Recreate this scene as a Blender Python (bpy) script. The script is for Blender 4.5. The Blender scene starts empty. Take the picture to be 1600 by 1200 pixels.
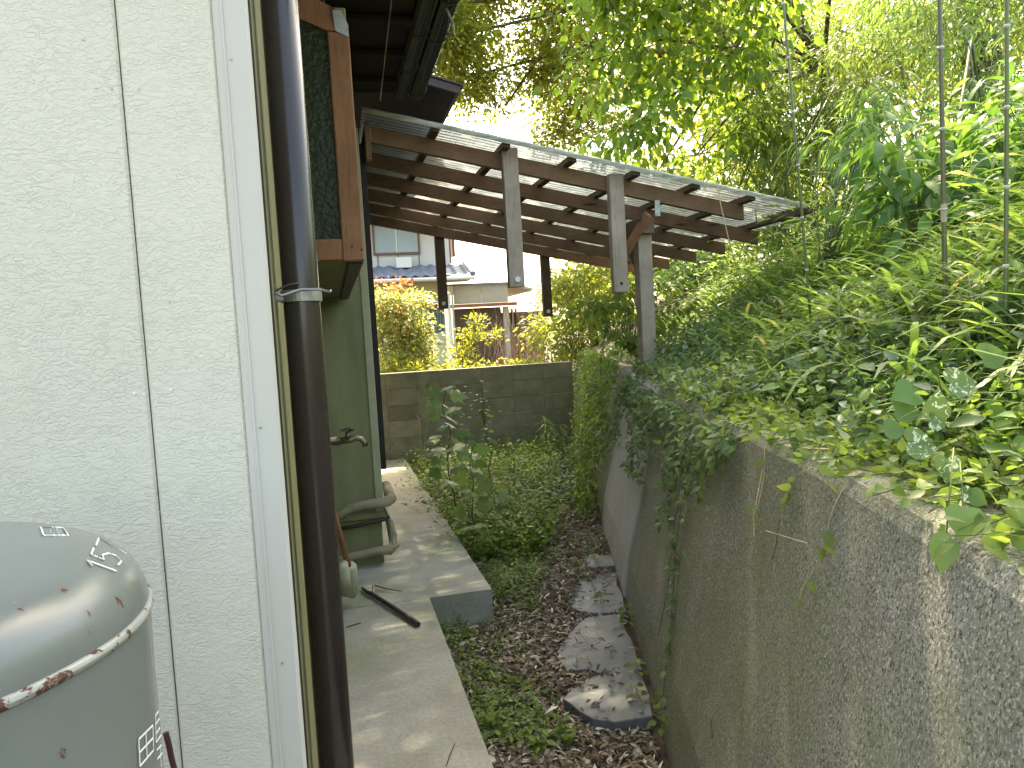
import bpy, math, random
import numpy as np
from mathutils import Vector, Matrix

random.seed(7); R = np.random.default_rng(11)
C = bpy.context.scene.collection
scene = bpy.context.scene

# ------------------------------------------------------------ camera, world, sun, exposure
CAM = np.array([0, 0, 1.65]); FPX = 1180.0
def nrm(v):
    v = np.asarray(v, float); return v / np.linalg.norm(v)
def _d(x, y): return np.array([(x-800)/FPX, -(y-600)/FPX, -1.0])
_Y = nrm(_d(515, 538)); _Z = np.cross(nrm(_d(1515, 481)), _Y); _Z = nrm(_Z if _Z[1] > 0 else -_Z); _X = np.cross(_Y, _Z)
MC = np.array([_X, _Y, _Z])                       # camera rotation: world = MC @ camera
def ray(x, y): return MC @ _d(x, y)
def onY(x, y, Y): r = ray(x, y); return CAM + r*Y/r[1]
def onZ(x, y, z): r = ray(x, y); return CAM + r*(z-CAM[2])/r[2]

cd = bpy.data.cameras.new('camera'); cam = bpy.data.objects.new('camera', cd); C.objects.link(cam)
cd.sensor_width = 36; cd.lens = FPX/1600*36; cd.clip_start = 0.02; cd.clip_end = 600
cam.matrix_world = Matrix([[*MC[0], CAM[0]], [*MC[1], CAM[1]], [*MC[2], CAM[2]], [0, 0, 0, 1]])
scene.camera = cam
SUN_EL, SUN_AZ = math.radians(56), math.radians(24)      # azimuth measured from +Y towards +X
w = bpy.data.worlds.new('World'); scene.world = w; w.use_nodes = True
nt = w.node_tree; bg = nt.nodes['Background']; sky = nt.nodes.new('ShaderNodeTexSky')
sky.sky_type = 'NISHITA'; sky.sun_disc = False; sky.sun_elevation = SUN_EL; sky.sun_rotation = SUN_AZ
sky.dust_density = 3.5; sky.air_density = 1.0; sky.ozone_density = 1.0
nt.links.new(sky.outputs[0], bg.inputs[0]); bg.inputs[1].default_value = 0.15
sd = bpy.data.lights.new('sun', 'SUN'); sun = bpy.data.objects.new('sun', sd); C.objects.link(sun)
sd.energy = 3.3; sd.angle = math.radians(0.6); sd.color = (1, .94, .82)
sv = Vector((math.sin(SUN_AZ)*math.cos(SUN_EL), math.cos(SUN_AZ)*math.cos(SUN_EL), math.sin(SUN_EL)))
sun.rotation_euler = sv.to_track_quat('Z', 'Y').to_euler()
scene.view_settings.view_transform = 'Standard'; scene.view_settings.look = 'None'
scene.view_settings.exposure = 2.72; scene.view_settings.gamma = 1
scene.view_settings.use_white_balance = True; scene.view_settings.white_balance_temperature = 8300; scene.view_settings.white_balance_tint = 4
scene.render.engine = 'CYCLES'
scene.cycles.max_bounces = 5; scene.cycles.transparent_max_bounces = 8; scene.cycles.transmission_bounces = 4
scene.cycles.diffuse_bounces = 3

# ------------------------------------------------------------ materials
def newmat(name):
    m = bpy.data.materials.new(name); m.use_nodes = True
    return m, m.node_tree, m.node_tree.nodes['Principled BSDF']
def N(nt, t, **kw):
    n = nt.nodes.new(t)
    for k, v in kw.items():
        if k in n.inputs: n.inputs[k].default_value = v
        else: setattr(n, k, v)
    return n
def coords(nt, scale=(1, 1, 1), kind='Object'):
    tc = N(nt, 'ShaderNodeTexCoord'); mp = N(nt, 'ShaderNodeMapping'); mp.inputs['Scale'].default_value = scale
    nt.links.new(tc.outputs[kind], mp.inputs[0]); return mp.outputs[0]
def ramp(nt, fac, stops):
    r = N(nt, 'ShaderNodeValToRGB'); e = r.color_ramp.elements
    while len(e) < len(stops): e.new(.5)
    for i, (p, c) in enumerate(stops):
        e[i].position = p; e[i].color = (c[0], c[1], c[2], 1) if hasattr(c, '__len__') else (c, c, c, 1)
    nt.links.new(fac, r.inputs[0]); return r.outputs[0]
def noise(nt, vec, scale, detail=6, rough=.6, dist=0):
    n = N(nt, 'ShaderNodeTexNoise', Scale=scale, Detail=detail, Roughness=rough, Distortion=dist)
    nt.links.new(vec, n.inputs['Vector']); return n.outputs[0]
def mixc(nt, fac, a, b, mode='MIX'):
    m = N(nt, 'ShaderNodeMix'); m.data_type = 'RGBA'; m.blend_type = mode
    for sock, v in ((m.inputs[0], fac), (m.inputs[6], a), (m.inputs[7], b)):
        if hasattr(v, 'is_output') or isinstance(v, bpy.types.NodeSocket): nt.links.new(v, sock)
        elif hasattr(v, '__len__'): sock.default_value = (v[0], v[1], v[2], 1)
        else: sock.default_value = v
    return m.outputs[2]
def bump(nt, p, h, strength=.3, dist=.01):
    b = N(nt, 'ShaderNodeBump', Strength=strength, Distance=dist); nt.links.new(h, b.inputs['Height']); nt.links.new(b.outputs[0], p.inputs['Normal'])
def plain(name, c1, c2=None, rough=.6, scale=8, metal=0, bs=.15, bd=.004, stretch=(1, 1, 1), spec=.4, bscale=None):
    m, nt, p = newmat(name); v = coords(nt, stretch)
    c2 = c2 or tuple(x*.75 for x in c1)
    nz = noise(nt, v, scale); col = ramp(nt, nz, [(.3, c1), (.7, c2)])
    nt.links.new(col, p.inputs['Base Color']); p.inputs['Roughness'].default_value = rough
    p.inputs['Metallic'].default_value = metal; p.inputs['Specular IOR Level'].default_value = spec
    bump(nt, p, noise(nt, v, bscale or scale*6), bs, bd); return m

def m_stucco():
    m, nt, p = newmat('white_stucco'); v = coords(nt)
    col = mixc(nt, ramp(nt, noise(nt, v, 3, 4), [(.35, 0), (.75, 1)]), (.655, .625, .52), (.585, .56, .45))
    wav = N(nt, 'ShaderNodeMapping'); wav.inputs['Scale'].default_value = (1, 1, 1.7); nt.links.new(v, wav.inputs[0])
    n1 = noise(nt, wav.outputs[0], 75, 2, .5, .9)
    ridge = N(nt, 'ShaderNodeMath', operation='ABSOLUTE'); s = N(nt, 'ShaderNodeMath', operation='SUBTRACT'); s.inputs[1].default_value = .5
    nt.links.new(n1, s.inputs[0]); nt.links.new(s.outputs[0], ridge.inputs[0])
    cr = ramp(nt, ridge.outputs[0], [(0, .1), (.06, .7), (.25, 1)])
    mask = ramp(nt, noise(nt, v, 30, 2), [(.40, .55), (.75, 0)])
    h = mixc(nt, mask, cr, (1, 1, 1)); fine = noise(nt, v, 220, 3)
    h2 = mixc(nt, .3, h, fine)
    nt.links.new(col, p.inputs['Base Color']); p.inputs['Roughness'].default_value = .7
    bump(nt, p, h2, .6, .0032); return m
def m_green_wall():
    m, nt, p = newmat('olive_wall_paint'); v = coords(nt)
    st = coords(nt, (3, 3, .7)); a = ramp(nt, noise(nt, st, 3, 6), [(.35, (.235, .225, .105)), (.7, (.155, .155, .07))])
    nt.links.new(a, p.inputs['Base Color']); p.inputs['Roughness'].default_value = .75
    bump(nt, p, noise(nt, v, 180, 4), .35, .003); return m
def m_wood(name, c1, c2, c3, stretch):
    m, nt, p = newmat(name); v = coords(nt, stretch)
    g = noise(nt, v, 14, 8, .65, .6); col = ramp(nt, g, [(.25, c1), (.5, c2), (.75, c3)])
    k = N(nt, 'ShaderNodeTexVoronoi', Scale=3.2); vv = coords(nt, tuple(max(.5, s*.4) for s in stretch)); nt.links.new(vv, k.inputs['Vector'])
    knot = ramp(nt, k.outputs['Distance'], [(.04, 1), (.12, 0)])
    col = mixc(nt, knot, col, tuple(x*.35 for x in c1)); blot = ramp(nt, noise(nt, coords(nt), 5, 4), [(.35, .72), (.65, 1.0)])
    col = mixc(nt, 1.0, col, blot, 'MULTIPLY')
    nt.links.new(col, p.inputs['Base Color']); p.inputs['Roughness'].default_value = .72
    p.inputs['Specular IOR Level'].default_value = .25
    bump(nt, p, g, .35, .003); return m
def m_slab():
    m, nt, p = newmat('slab_concrete'); v = coords(nt)
    a = ramp(nt, noise(nt, v, 2.2, 8, .65), [(.3, (.27, .255, .215)), (.55, (.38, .365, .32)), (.75, (.46, .445, .40))])
    gm = ramp(nt, noise(nt, v, 1.4, 6), [(.48, 0), (.66, .75)]); a = mixc(nt, gm, a, (.24, .26, .15))
    d = ramp(nt, noise(nt, v, 60, 4), [(.35, .8), (.6, 1)]); a = mixc(nt, 1, a, d, 'MULTIPLY')
    nt.links.new(a, p.inputs['Base Color']); p.inputs['Roughness'].default_value = .85
    bump(nt, p, noise(nt, v, 90, 5), .25, .004); return m
def m_retaining():
    m, nt, p = newmat('rough_aggregate_concrete'); v = coords(nt)
    base = ramp(nt, noise(nt, v, 2.5, 8, .7), [(.3, (.17, .168, .137)), (.5, (.24, .235, .20)), (.72, (.325, .318, .275))])
    sp = coords(nt, (1, 1, .8)); g1 = noise(nt, sp, 170, 2, .7); spk = ramp(nt, g1, [(.52, 0), (.60, .65), (.70, 1)])
    c = mixc(nt, spk, base, (.62, .59, .53))
    dk = ramp(nt, noise(nt, sp, 140, 3, .75), [(.39, 1), (.47, 0)]); c = mixc(nt, dk, c, (.055, .052, .04))
    streak = coords(nt, (6, 6, .5)); sg = ramp(nt, noise(nt, streak, 1.6, 6, .6), [(.55, 0), (.8, .3)]); c = mixc(nt, sg, c, (.16, .145, .11))
    # algae: more of it further along the wall and lower down
    sx = N(nt, 'ShaderNodeSeparateXYZ'); nt.links.new(v, sx.inputs[0])
    mr = N(nt, 'ShaderNodeMapRange'); mr.inputs[1].default_value = 1.3; mr.inputs[2].default_value = 3.6; nt.links.new(sx.outputs[1], mr.inputs[0])
    mz = N(nt, 'ShaderNodeMapRange'); mz.inputs[1].default_value = 1.25; mz.inputs[2].default_value = .3; nt.links.new(sx.outputs[2], mz.inputs[0])
    ad = N(nt, 'ShaderNodeMath', operation='MULTIPLY_ADD'); nt.links.new(mr.outputs[0], ad.inputs[0]); nt.links.new(mz.outputs[0], ad.inputs[1]); ad.inputs[2].default_value = .0
    nn = N(nt, 'ShaderNodeMath', operation='ADD'); nt.links.new(ad.outputs[0], nn.inputs[0]); nt.links.new(noise(nt, v, 3, 6), nn.inputs[1])
    al = ramp(nt, nn.outputs[0], [(.36, 0), (.85, .8)]); c = mixc(nt, al, c, (.19, .21, .105))
    nt.links.new(c, p.inputs['Base Color']); p.inputs['Roughness'].default_value = .9
    b1 = noise(nt, v, 130, 5, .75); bump(nt, p, b1, .6, .005); return m
def m_pale_conc():
    m, nt, p = newmat('smooth_pale_concrete'); v = coords(nt, (5, 5, .6))
    a = ramp(nt, noise(nt, v, 2, 8, .6), [(.3, (.42, .40, .38)), (.55, (.52, .50, .48)), (.75, (.32, .30, .26))])
    nt.links.new(a, p.inputs['Base Color']); p.inputs['Roughness'].default_value = .85
    bump(nt, p, noise(nt, coords(nt), 50, 6), .3, .005); return m
def m_block():
    m, nt, p = newmat('weathered_block'); v = coords(nt)
    oi = N(nt, 'ShaderNodeObjectInfo'); off = N(nt, 'ShaderNodeVectorMath', operation='ADD'); 
    mul = N(nt, 'ShaderNodeVectorMath', operation='SCALE'); mul.inputs[0].default_value = (13, 7, 5); nt.links.new(oi.outputs['Random'], mul.inputs[3])
    nt.links.new(v, off.inputs[0]); nt.links.new(mul.outputs[0], off.inputs[1])
    a = ramp(nt, noise(nt, off.outputs[0], 5, 8, .65), [(.3, (.20, .18, .13)), (.5, (.29, .265, .20)), (.72, (.37, .34, .27))])
    t = ramp(nt, oi.outputs['Random'], [(0, .85), (1, 1.05)]); a = mixc(nt, 1, a, t, 'MULTIPLY')
    nt.links.new(a, p.inputs['Base Color']); p.inputs['Roughness'].default_value = .93
    bump(nt, p, noise(nt, v, 110, 5), .5, .004); return m
def m_soil():
    m, nt, p = newmat('leafy_soil'); v = coords(nt)
    a = ramp(nt, noise(nt, v, 9, 10, .75), [(.3, (.035, .025, .016)), (.5, (.085, .06, .038)), (.7, (.15, .115, .075))])
    nt.links.new(a, p.inputs['Base Color']); p.inputs['Roughness'].default_value = .95
    bump(nt, p, noise(nt, v, 45, 8, .8), .9, .02); return m
def m_slate():
    m, nt, p = newmat('blue_grey_slate'); v = coords(nt)
    a = ramp(nt, noise(nt, v, 3.5, 8, .6), [(.3, (.12, .122, .128)), (.6, (.17, .173, .18)), (.8, (.23, .23, .225))])
    sc = coords(nt, (2, 14, 2)); s = ramp(nt, noise(nt, sc, 6, 4), [(.62, 0), (.7, .4)]); a = mixc(nt, s, a, (.2, .2, .19))
    nt.links.new(a, p.inputs['Base Color']); p.inputs['Roughness'].default_value = .55
    bump(nt, p, noise(nt, v, 22, 6), .4, .006); return m
def m_leaf(name, stops, trans=.45, rough=.45, spots=None, spec=.4):
    m, nt, p = newmat(name); at = N(nt, 'ShaderNodeAttribute', attribute_name='tint')
    col = ramp(nt, at.outputs['Fac'], stops)
    if spots:
        s = ramp(nt, noise(nt, coords(nt), spots, 3, .7, 1.2), [(.54, 0), (.58, 1)]); col = mixc(nt, s, col, (.72, .76, .66))
    nt.links.new(col, p.inputs['Base Color']); p.inputs['Roughness'].default_value = rough; p.inputs['Specular IOR Level'].default_value = spec
    tr = N(nt, 'ShaderNodeBsdfTranslucent'); g = mixc(nt, 1.0, col, (1.5, 1.5, .8), 'MULTIPLY'); nt.links.new(g, tr.inputs[0])
    mx = N(nt, 'ShaderNodeMixShader'); mx.inputs[0].default_value = trans
    nt.links.new(p.outputs[0], mx.inputs[1]); nt.links.new(tr.outputs[0], mx.inputs[2])
    nt.links.new(mx.outputs[0], nt.nodes['Material Output'].inputs[0]); return m
def m_sheet():
    m, nt, p = newmat('corrugated_plastic'); v = coords(nt)
    d = ramp(nt, noise(nt, v, 7, 8, .7), [(.45, (.86, .86, .83)), (.62, (.66, .65, .56)), (.78, (.25, .24, .17))])
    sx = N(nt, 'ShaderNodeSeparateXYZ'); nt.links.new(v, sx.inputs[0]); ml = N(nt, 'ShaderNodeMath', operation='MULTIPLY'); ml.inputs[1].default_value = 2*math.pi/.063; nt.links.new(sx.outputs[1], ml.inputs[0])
    sn = N(nt, 'ShaderNodeMath', operation='SINE'); nt.links.new(ml.outputs[0], sn.inputs[0]); st = ramp(nt, sn.outputs[0], [(0, .30), (.55, 1)]); d = mixc(nt, 1, d, st, 'MULTIPLY')   # painted dark stripes standing in for the shading of the corrugations
    nt.links.new(d, p.inputs['Base Color']); p.inputs['Roughness'].default_value = .3
    tr = N(nt, 'ShaderNodeBsdfTranslucent'); nt.links.new(d, tr.inputs[0])
    tp = N(nt, 'ShaderNodeBsdfTransparent'); tp.inputs[0].default_value = (.9, .92, .88, 1)
    a = N(nt, 'ShaderNodeMixShader'); a.inputs[0].default_value = .6; nt.links.new(p.outputs[0], a.inputs[1]); nt.links.new(tr.outputs[0], a.inputs[2])
    b = N(nt, 'ShaderNodeMixShader'); fm = N(nt, 'ShaderNodeMath', operation='MULTIPLY'); fm.inputs[1].default_value = .42; nt.links.new(st, fm.inputs[0]); nt.links.new(fm.outputs[0], b.inputs[0]); nt.links.new(a.outputs[0], b.inputs[1]); nt.links.new(tp.outputs[0], b.inputs[2])
    nt.links.new(b.outputs[0], nt.nodes['Material Output'].inputs[0]); return m
def m_cylpaint(name, base, rust=.62):
    m, nt, p = newmat(name); v = coords(nt)
    n = noise(nt, v, 42, 6, .65, .5); f = ramp(nt, n, [(rust, 0), (rust+.03, 1)])
    c = mixc(nt, ramp(nt, noise(nt, v, 5, 5), [(.3, 0), (.7, 1)]), base, tuple(x*.8 for x in base))
    c = mixc(nt, f, c, mixc(nt, noise(nt, v, 120, 3), (.045, .02, .013), (.14, .06, .035))); nt.links.new(c, p.inputs['Base Color'])
    r = ramp(nt, f, [(0, .26), (1, .9)]); nt.links.new(r, p.inputs['Roughness']); p.inputs['Specular IOR Level'].default_value = .5
    bump(nt, p, noise(nt, v, 300, 3), .08, .001); return m
def m_glass_obscure():
    m, nt, p = newmat('obscure_glass'); v = coords(nt)
    p.inputs['Base Color'].default_value = (.026, .034, .017, 1); p.inputs['Roughness'].default_value = .25
    p.inputs['Specular IOR Level'].default_value = .13
    bump(nt, p, noise(nt, v, 55, 2, .5), .8, .008); return m
def m_win():
    m, nt, p = newmat('window_glass'); p.inputs['Base Color'].default_value = (.34, .42, .50, 1)
    p.inputs['Roughness'].default_value = .12; p.inputs['Specular IOR Level'].default_value = .9; return m

M = dict(
    stucco=m_stucco(), trim=plain('lilac_white_metal_trim', (.565, .54, .475), (.52, .495, .435), .55, 3, bs=.05),
    green=m_green_wall(), pipe=plain('dark_brown_plastic', (.028, .021, .019), (.038, .029, .026), .22, 5, bs=.03, spec=.5),
    rafter=m_wood('stained_brown_timber_x', (.17, .098, .060), (.25, .145, .09), (.11, .066, .042), (.6, 6, 6)),
    batten=m_wood('stained_brown_timber_y', (.11, .072, .052), (.16, .105, .075), (.08, .052, .038), (6, .6, 6)),
    post=m_wood('weathered_grey_timber', (.32, .245, .185), (.43, .34, .265), (.22, .165, .125), (7, 7, .5)),
    frame=m_wood('orange_brown_timber', (.22, .10, .052), (.30, .145, .075), (.15, .07, .04), (7, 7, .6)),
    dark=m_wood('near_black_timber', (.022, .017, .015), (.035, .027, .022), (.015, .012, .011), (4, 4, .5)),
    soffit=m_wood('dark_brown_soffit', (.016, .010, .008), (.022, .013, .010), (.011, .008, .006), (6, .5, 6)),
    fascia=plain('maroon_brown_metal', (.055, .03, .027), (.04, .024, .022), .5, 5),
    gutter=plain('brown_gutter_plastic', (.022, .016, .015), (.016, .012, .011), .16, 6, bs=.02, spec=1.0),
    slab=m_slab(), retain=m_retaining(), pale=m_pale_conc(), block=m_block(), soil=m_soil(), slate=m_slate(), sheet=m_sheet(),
    mortar=plain('old_mortar', (.24, .22, .175), (.17, .155, .12), .95, 20),
    steel=plain('galvanised_steel', (.42, .43, .43), (.28, .27, .25), .45, 30, metal=.8),
    brass=plain('dull_brass', (.17, .145, .11), (.09, .08, .06), .4, 40, metal=.85),
    black=plain('black_iron', (.035, .033, .032), (.06, .05, .045), .55, 20, metal=.3),
    insul=plain('stained_pipe_wrap', (.36, .31, .20), (.20, .17, .10), .85, 9, bs=.5, bd=.01),
    cyl=m_cylpaint('grey_cylinder_enamel', (.185, .205, .19), .67), weld=m_cylpaint('rusting_weld_bead', (.36, .37, .33), .535),
    white=plain('white_paint', (.78, .79, .76), (.70, .71, .68), .6, 20), rubber=plain('pale_rubber', (.50, .47, .32), (.38, .35, .22), .6, 12),
    handle=m_wood('worn_tool_handle', (.28, .13, .06), (.36, .18, .09), (.2, .09, .04), (6, 6, .6)),
    obscure=m_glass_obscure(), win=m_win(),
    nb_wall=plain('pale_lilac_render', (.66, .63, .65), (.60, .57, .58), .85, 2), nb_cream=plain('cream_render', (.60, .60, .46), (.52, .52, .38), .85, 2),
    nb_tile=plain('grey_roof_tile', (.22, .24, .29), (.14, .15, .19), .38, 5), nb_brown=plain('brown_window_metal', (.20, .11, .08), (.15, .085, .06), .5, 5),
    nb_fascia=plain('beige_fascia_board', (.52, .46, .40), (.45, .40, .35), .8, 2), lattice=plain('weathered_lattice', (.24, .20, .17), (.15, .125, .10), .8, 18),
    redband=plain('faded_red_metal', (.36, .13, .10), (.28, .12, .09), .5, 4), blue=plain('blue_green_bars', (.10, .19, .23), (.08, .14, .18), .5, 5),
    bark=plain('brown_bark', (.12, .09, .065), (.06, .045, .03), .9, 10, bs=.6, bd=.02), twig=plain('dry_twig', (.36, .25, .20), (.25, .17, .13), .85, 14),
    culm=plain('olive_green_culm', (.15, .19, .07), (.095, .10, .045), .32, 3, bs=.05, stretch=(1, 1, .4)), culmring=plain('pale_culm_ring', (.55, .56, .48), (.4, .4, .32), .6, 30),
    culmbrown=plain('purple_brown_culm', (.15, .12, .07), (.11, .12, .05), .32, 2, bs=.05, stretch=(1, 1, .4)),
    straw=plain('dry_straw', (.50, .42, .27), (.38, .31, .19), .8, 14), stem=plain('green_stem', (.12, .17, .05), (.10, .09, .04), .6, 14),
    darkstem=plain('purple_brown_stem', (.075, .05, .04), (.05, .06, .03), .6, 14),
)
G = lambda r, g, b: (r, g, b)
L = dict(
    maple=m_leaf('small_yellow_green_leaf', [(0, G(0.146, 0.173, 0.051)), (.5, G(0.225, 0.255, 0.062)), (1, G(0.337, 0.337, 0.073))], .62),
    lime=m_leaf('broad_lime_leaf', [(0, G(0.113, 0.173, 0.045)), (.5, G(0.169, 0.265, 0.057)), (1, G(0.258, 0.347, 0.073))], .62),
    bamboo=m_leaf('olive_bamboo_leaf', [(0, G(0.085, 0.122, 0.051)), (.5, G(0.124, 0.184, 0.057)), (.93, G(0.191, 0.265, 0.073)), (1, G(0.320, 0.310, 0.130))], .58),
    sasa=m_leaf('green_bamboo_grass', [(0, G(0.113, 0.184, 0.068)), (.6, G(0.180, 0.286, 0.090)), (.95, G(0.270, 0.367, 0.123)), (1, G(0.420, 0.380, 0.200))], .48, .45),
    glossy=m_leaf('glossy_green_leaf', [(0, G(.075, .15, .05)), (.6, G(.12, .23, .065)), (1, G(.19, .32, .09))], .42, .42, spec=.4),
    ivy=m_leaf('small_ivy_leaf', [(0, G(0.096, 0.143, 0.073)), (.6, G(0.158, 0.235, 0.101)), (1, G(0.247, 0.326, 0.128))], .42, .42),
    blueivy=m_leaf('blue_green_ground_leaf', [(0, G(0.096, 0.153, 0.101)), (.6, G(0.158, 0.245, 0.145)), (1, G(0.236, 0.326, 0.172))], .38, .38),
    heart=m_leaf('fresh_heart_leaf', [(0, G(0.135, 0.224, 0.084)), (1, G(0.180, 0.286, 0.106))], .4, .42), spotted=m_leaf('mined_heart_leaf', [(0, G(0.124, 0.204, 0.073)), (1, G(0.169, 0.255, 0.095))], .4, .5, spots=60),
    weed=m_leaf('fresh_weed_leaf', [(0, G(0.124, 0.184, 0.057)), (.6, G(0.202, 0.296, 0.073)), (1, G(0.314, 0.398, 0.106))], .52),
    fern=m_leaf('fern_frond', [(0, G(0.113, 0.204, 0.073)), (1, G(0.214, 0.347, 0.106))], .5),
    photinia=m_leaf('photinia_leaf', [(0, G(0.169, 0.194, 0.084)), (.5, G(0.303, 0.316, 0.128)), (1, G(0.420, 0.400, 0.150))], .5, .35),
    red=m_leaf('red_new_leaf', [(0, G(0.350, 0.090, 0.050)), (1, G(0.500, 0.170, 0.090))], .5), hedge=m_leaf('golden_hedge_leaf', [(0, G(0.158, 0.184, 0.051)), (1, G(0.348, 0.337, 0.073))], .55),
    litter=m_leaf('dead_leaf', [(0, G(0.080, 0.052, 0.036)), (.35, G(0.180, 0.125, 0.090)), (.65, G(0.310, 0.250, 0.190)), (.88, G(0.480, 0.430, 0.360)), (1, G(0.720, 0.680, 0.600))], .1, .7),
    flower=m_leaf('white_petal', [(0, G(0.700, 0.700, 0.660)), (1, G(0.800, 0.800, 0.780))], .3),
)

# ------------------------------------------------------------ building helpers
def empty(name, loc, label=None, cat=None, group=None):
    o = bpy.data.objects.new(name, None); C.objects.link(o); o.location = loc; o.empty_display_size = .1
    tag(o, label, cat, group); return o
def tag(o, label=None, cat=None, group=None, kind=None):
    if label: o['label'] = label
    if cat: o['category'] = cat
    if group: o['group'] = group
    if kind: o['kind'] = kind
    return o
def wloc(o):
    v = np.zeros(3)
    while o is not None: v = v + np.array(o.location); o = o.parent
    return v
def link(name, me, mat, parent=None, loc=None, smooth=False):
    me.materials.clear(); me.materials.append(mat); o = bpy.data.objects.new(name, me); C.objects.link(o)
    if parent is not None: o.parent = parent
    if loc is not None: o.location = Vector(loc) - (Vector(wloc(parent)) if parent is not None else Vector((0, 0, 0)))
    if smooth: me.polygons.foreach_set('use_smooth', [True]*len(me.polygons))
    return o
class MB:
    """collects shapes in world coordinates and links them as ONE mesh object"""
    def __init__(s): s.v = []; s.f = []
    def add(s, v, f):
        k = len(s.v); s.v += [tuple(map(float, p)) for p in v]; s.f += [tuple(i+k for i in q) for q in f]; return s
    def box(s, x0, x1, y0, y1, z0, z1, j=0):
        x0, x1 = sorted((x0, x1)); y0, y1 = sorted((y0, y1)); z0, z1 = sorted((z0, z1))
        b = min(.004, (x1-x0)*.2, (y1-y0)*.2, (z1-z0)*.2)
        v = []
        for (a, c, d) in [(0, b, b), (b, 0, b), (b, b, 0)]:
            v += [(x0+a, y0+c, z0+d), (x1-a, y0+c, z0+d), (x1-a, y1-c, z0+d), (x0+a, y1-c, z0+d), (x0+a, y0+c, z1-d), (x1-a, y0+c, z1-d), (x1-a, y1-c, z1-d), (x0+a, y1-c, z1-d)]
        X, Yv, Z = 0, 8, 16
        f = [(X+0, X+4, X+7, X+3), (X+1, X+2, X+6, X+5), (Yv+0, Yv+1, Yv+5, Yv+4), (Yv+3, Yv+7, Yv+6, Yv+2), (Z+0, Z+3, Z+2, Z+1), (Z+4, Z+5, Z+6, Z+7)]
        e = [(0, 1, 'x'), (3, 2, 'x'), (4, 5, 'x'), (7, 6, 'x')]
        for a, c, _ in e: f.append((Yv+a, Z+a, Z+c, Yv+c) if a in (0, 7) else (Yv+c, Z+c, Z+a, Yv+a))
        for a, c in [(0, 3), (1, 2), (4, 7), (5, 6)]: f.append((X+a, X+c, Z+c, Z+a))
        for a, c in [(0, 4), (1, 5), (2, 6), (3, 7)]: f.append((X+a, Yv+a, Yv+c, X+c))
        for i in range(8): f.append((X+i, Yv+i, Z+i))
        return s.add(v, f)
    def beam(s, a, b, wd, ht, up=(0, 0, 1)):
        a = np.array(a, float); b = np.array(b, float); d = nrm(b-a); x = nrm(np.cross(d, up)); z = np.cross(x, d)
        v = [p + x*i*wd/2 + z*j*ht/2 for p in (a, b) for i, j in ((-1, -1), (1, -1), (1, 1), (-1, 1))]
        return s.add(v, [(0, 3, 2, 1), (4, 5, 6, 7), (0, 1, 5, 4), (1, 2, 6, 5), (2, 3, 7, 6), (3, 0, 4, 7)])
    def tube(s, pts, r, n=8, cap=True):
        pts = [np.array(p, float) for p in pts]; rr = r if hasattr(r, '__len__') else [r]*len(pts)
        k = len(pts); v = []; ref = np.array([.13, .27, .95])
        for i, p in enumerate(pts):
            d = nrm(pts[min(i+1, k-1)] - pts[max(i-1, 0)] + 1e-9); 
            if abs(d @ ref) > .97: ref = np.array([.95, .2, .1])
            x = nrm(np.cross(d, ref)); y = np.cross(d, x)
            v += [p + rr[i]*(math.cos(t)*x + math.sin(t)*y) for t in np.arange(n)*2*math.pi/n]
        f = [(i*n+j, i*n+(j+1) % n, (i+1)*n+(j+1) % n, (i+1)*n+j) for i in range(k-1) for j in range(n)]
        if cap: f += [tuple(range(n))[::-1], tuple(range((k-1)*n, k*n))]
        return s.add(v, f)
    def prism(s, poly, d):   # poly: list of 3D points, extruded by vector d
        n = len(poly); p = [np.array(q, float) for q in poly]; d = np.array(d, float)
        return s.add(p + [q+d for q in p], [tuple(range(n))[::-1], tuple(range(n, 2*n))] + [(i, (i+1) % n, n+(i+1) % n, n+i) for i in range(n)])
    def lathe(s, c, prof, n=48):
        v = []; 
        for r, z in prof: v += [(c[0]+r*math.cos(t), c[1]+r*math.sin(t), z) for t in np.arange(n)*2*math.pi/n]
        return s.add(v, [(i*n+j, i*n+(j+1) % n, (i+1)*n+(j+1) % n, (i+1)*n+j) for i in range(len(prof)-1) for j in range(n)])
    def build(s, name, mat, parent=None, smooth=False):
        o0 = wloc(parent) if parent is not None else np.zeros(3)
        me = bpy.data.meshes.new(name); me.from_pydata([tuple(np.array(p)-o0) for p in s.v], [], s.f); me.update()
        return link(name, me, mat, parent, None, smooth)

# leaves -----------------------------------------------------------------
T_DIA = (np.array([(0, 0, 0), (-.27, .42, .07), (.27, .42, .07), (0, 1, -.12)]), [(0, 3, 1), (0, 2, 3)])
T_LAN = (np.array([(0, 0, 0), (-.065, .3, .03), (.065, .3, .03), (-.05, .65, -.06), (.05, .65, -.06), (0, 1, -.26)]), [(0, 2, 1), (1, 2, 4), (1, 4, 3), (3, 4, 5)])
T_OVA = (np.array([(0, 0, 0), (-.25, .3, .06), (0, .33, 0), (.25, .3, .06), (-.2, .66, .02), (0, .68, -.05), (.2, .66, .02), (0, 1, -.15)]),
         [(0, 2, 1), (0, 3, 2), (1, 2, 5), (1, 5, 4), (2, 3, 6), (2, 6, 5), (4, 5, 7), (5, 6, 7)])
def _blade():
    v = []; 
    for i in range(6):
        t = i/5; a = t*1.5; wv = .026*math.sin(math.pi*min(1, t*.85+.12)); v += [(-wv, math.sin(a)/1.5*1.3, -(1-math.cos(a))/1.5*1.1), (wv, math.sin(a)/1.5*1.3, -(1-math.cos(a))/1.5*1.1)]
    f = []
    for i in range(5): k = 2*i; f += [(k, k+1, k+3), (k, k+3, k+2)]
    return np.array(v), f
T_BLA = _blade()
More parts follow.
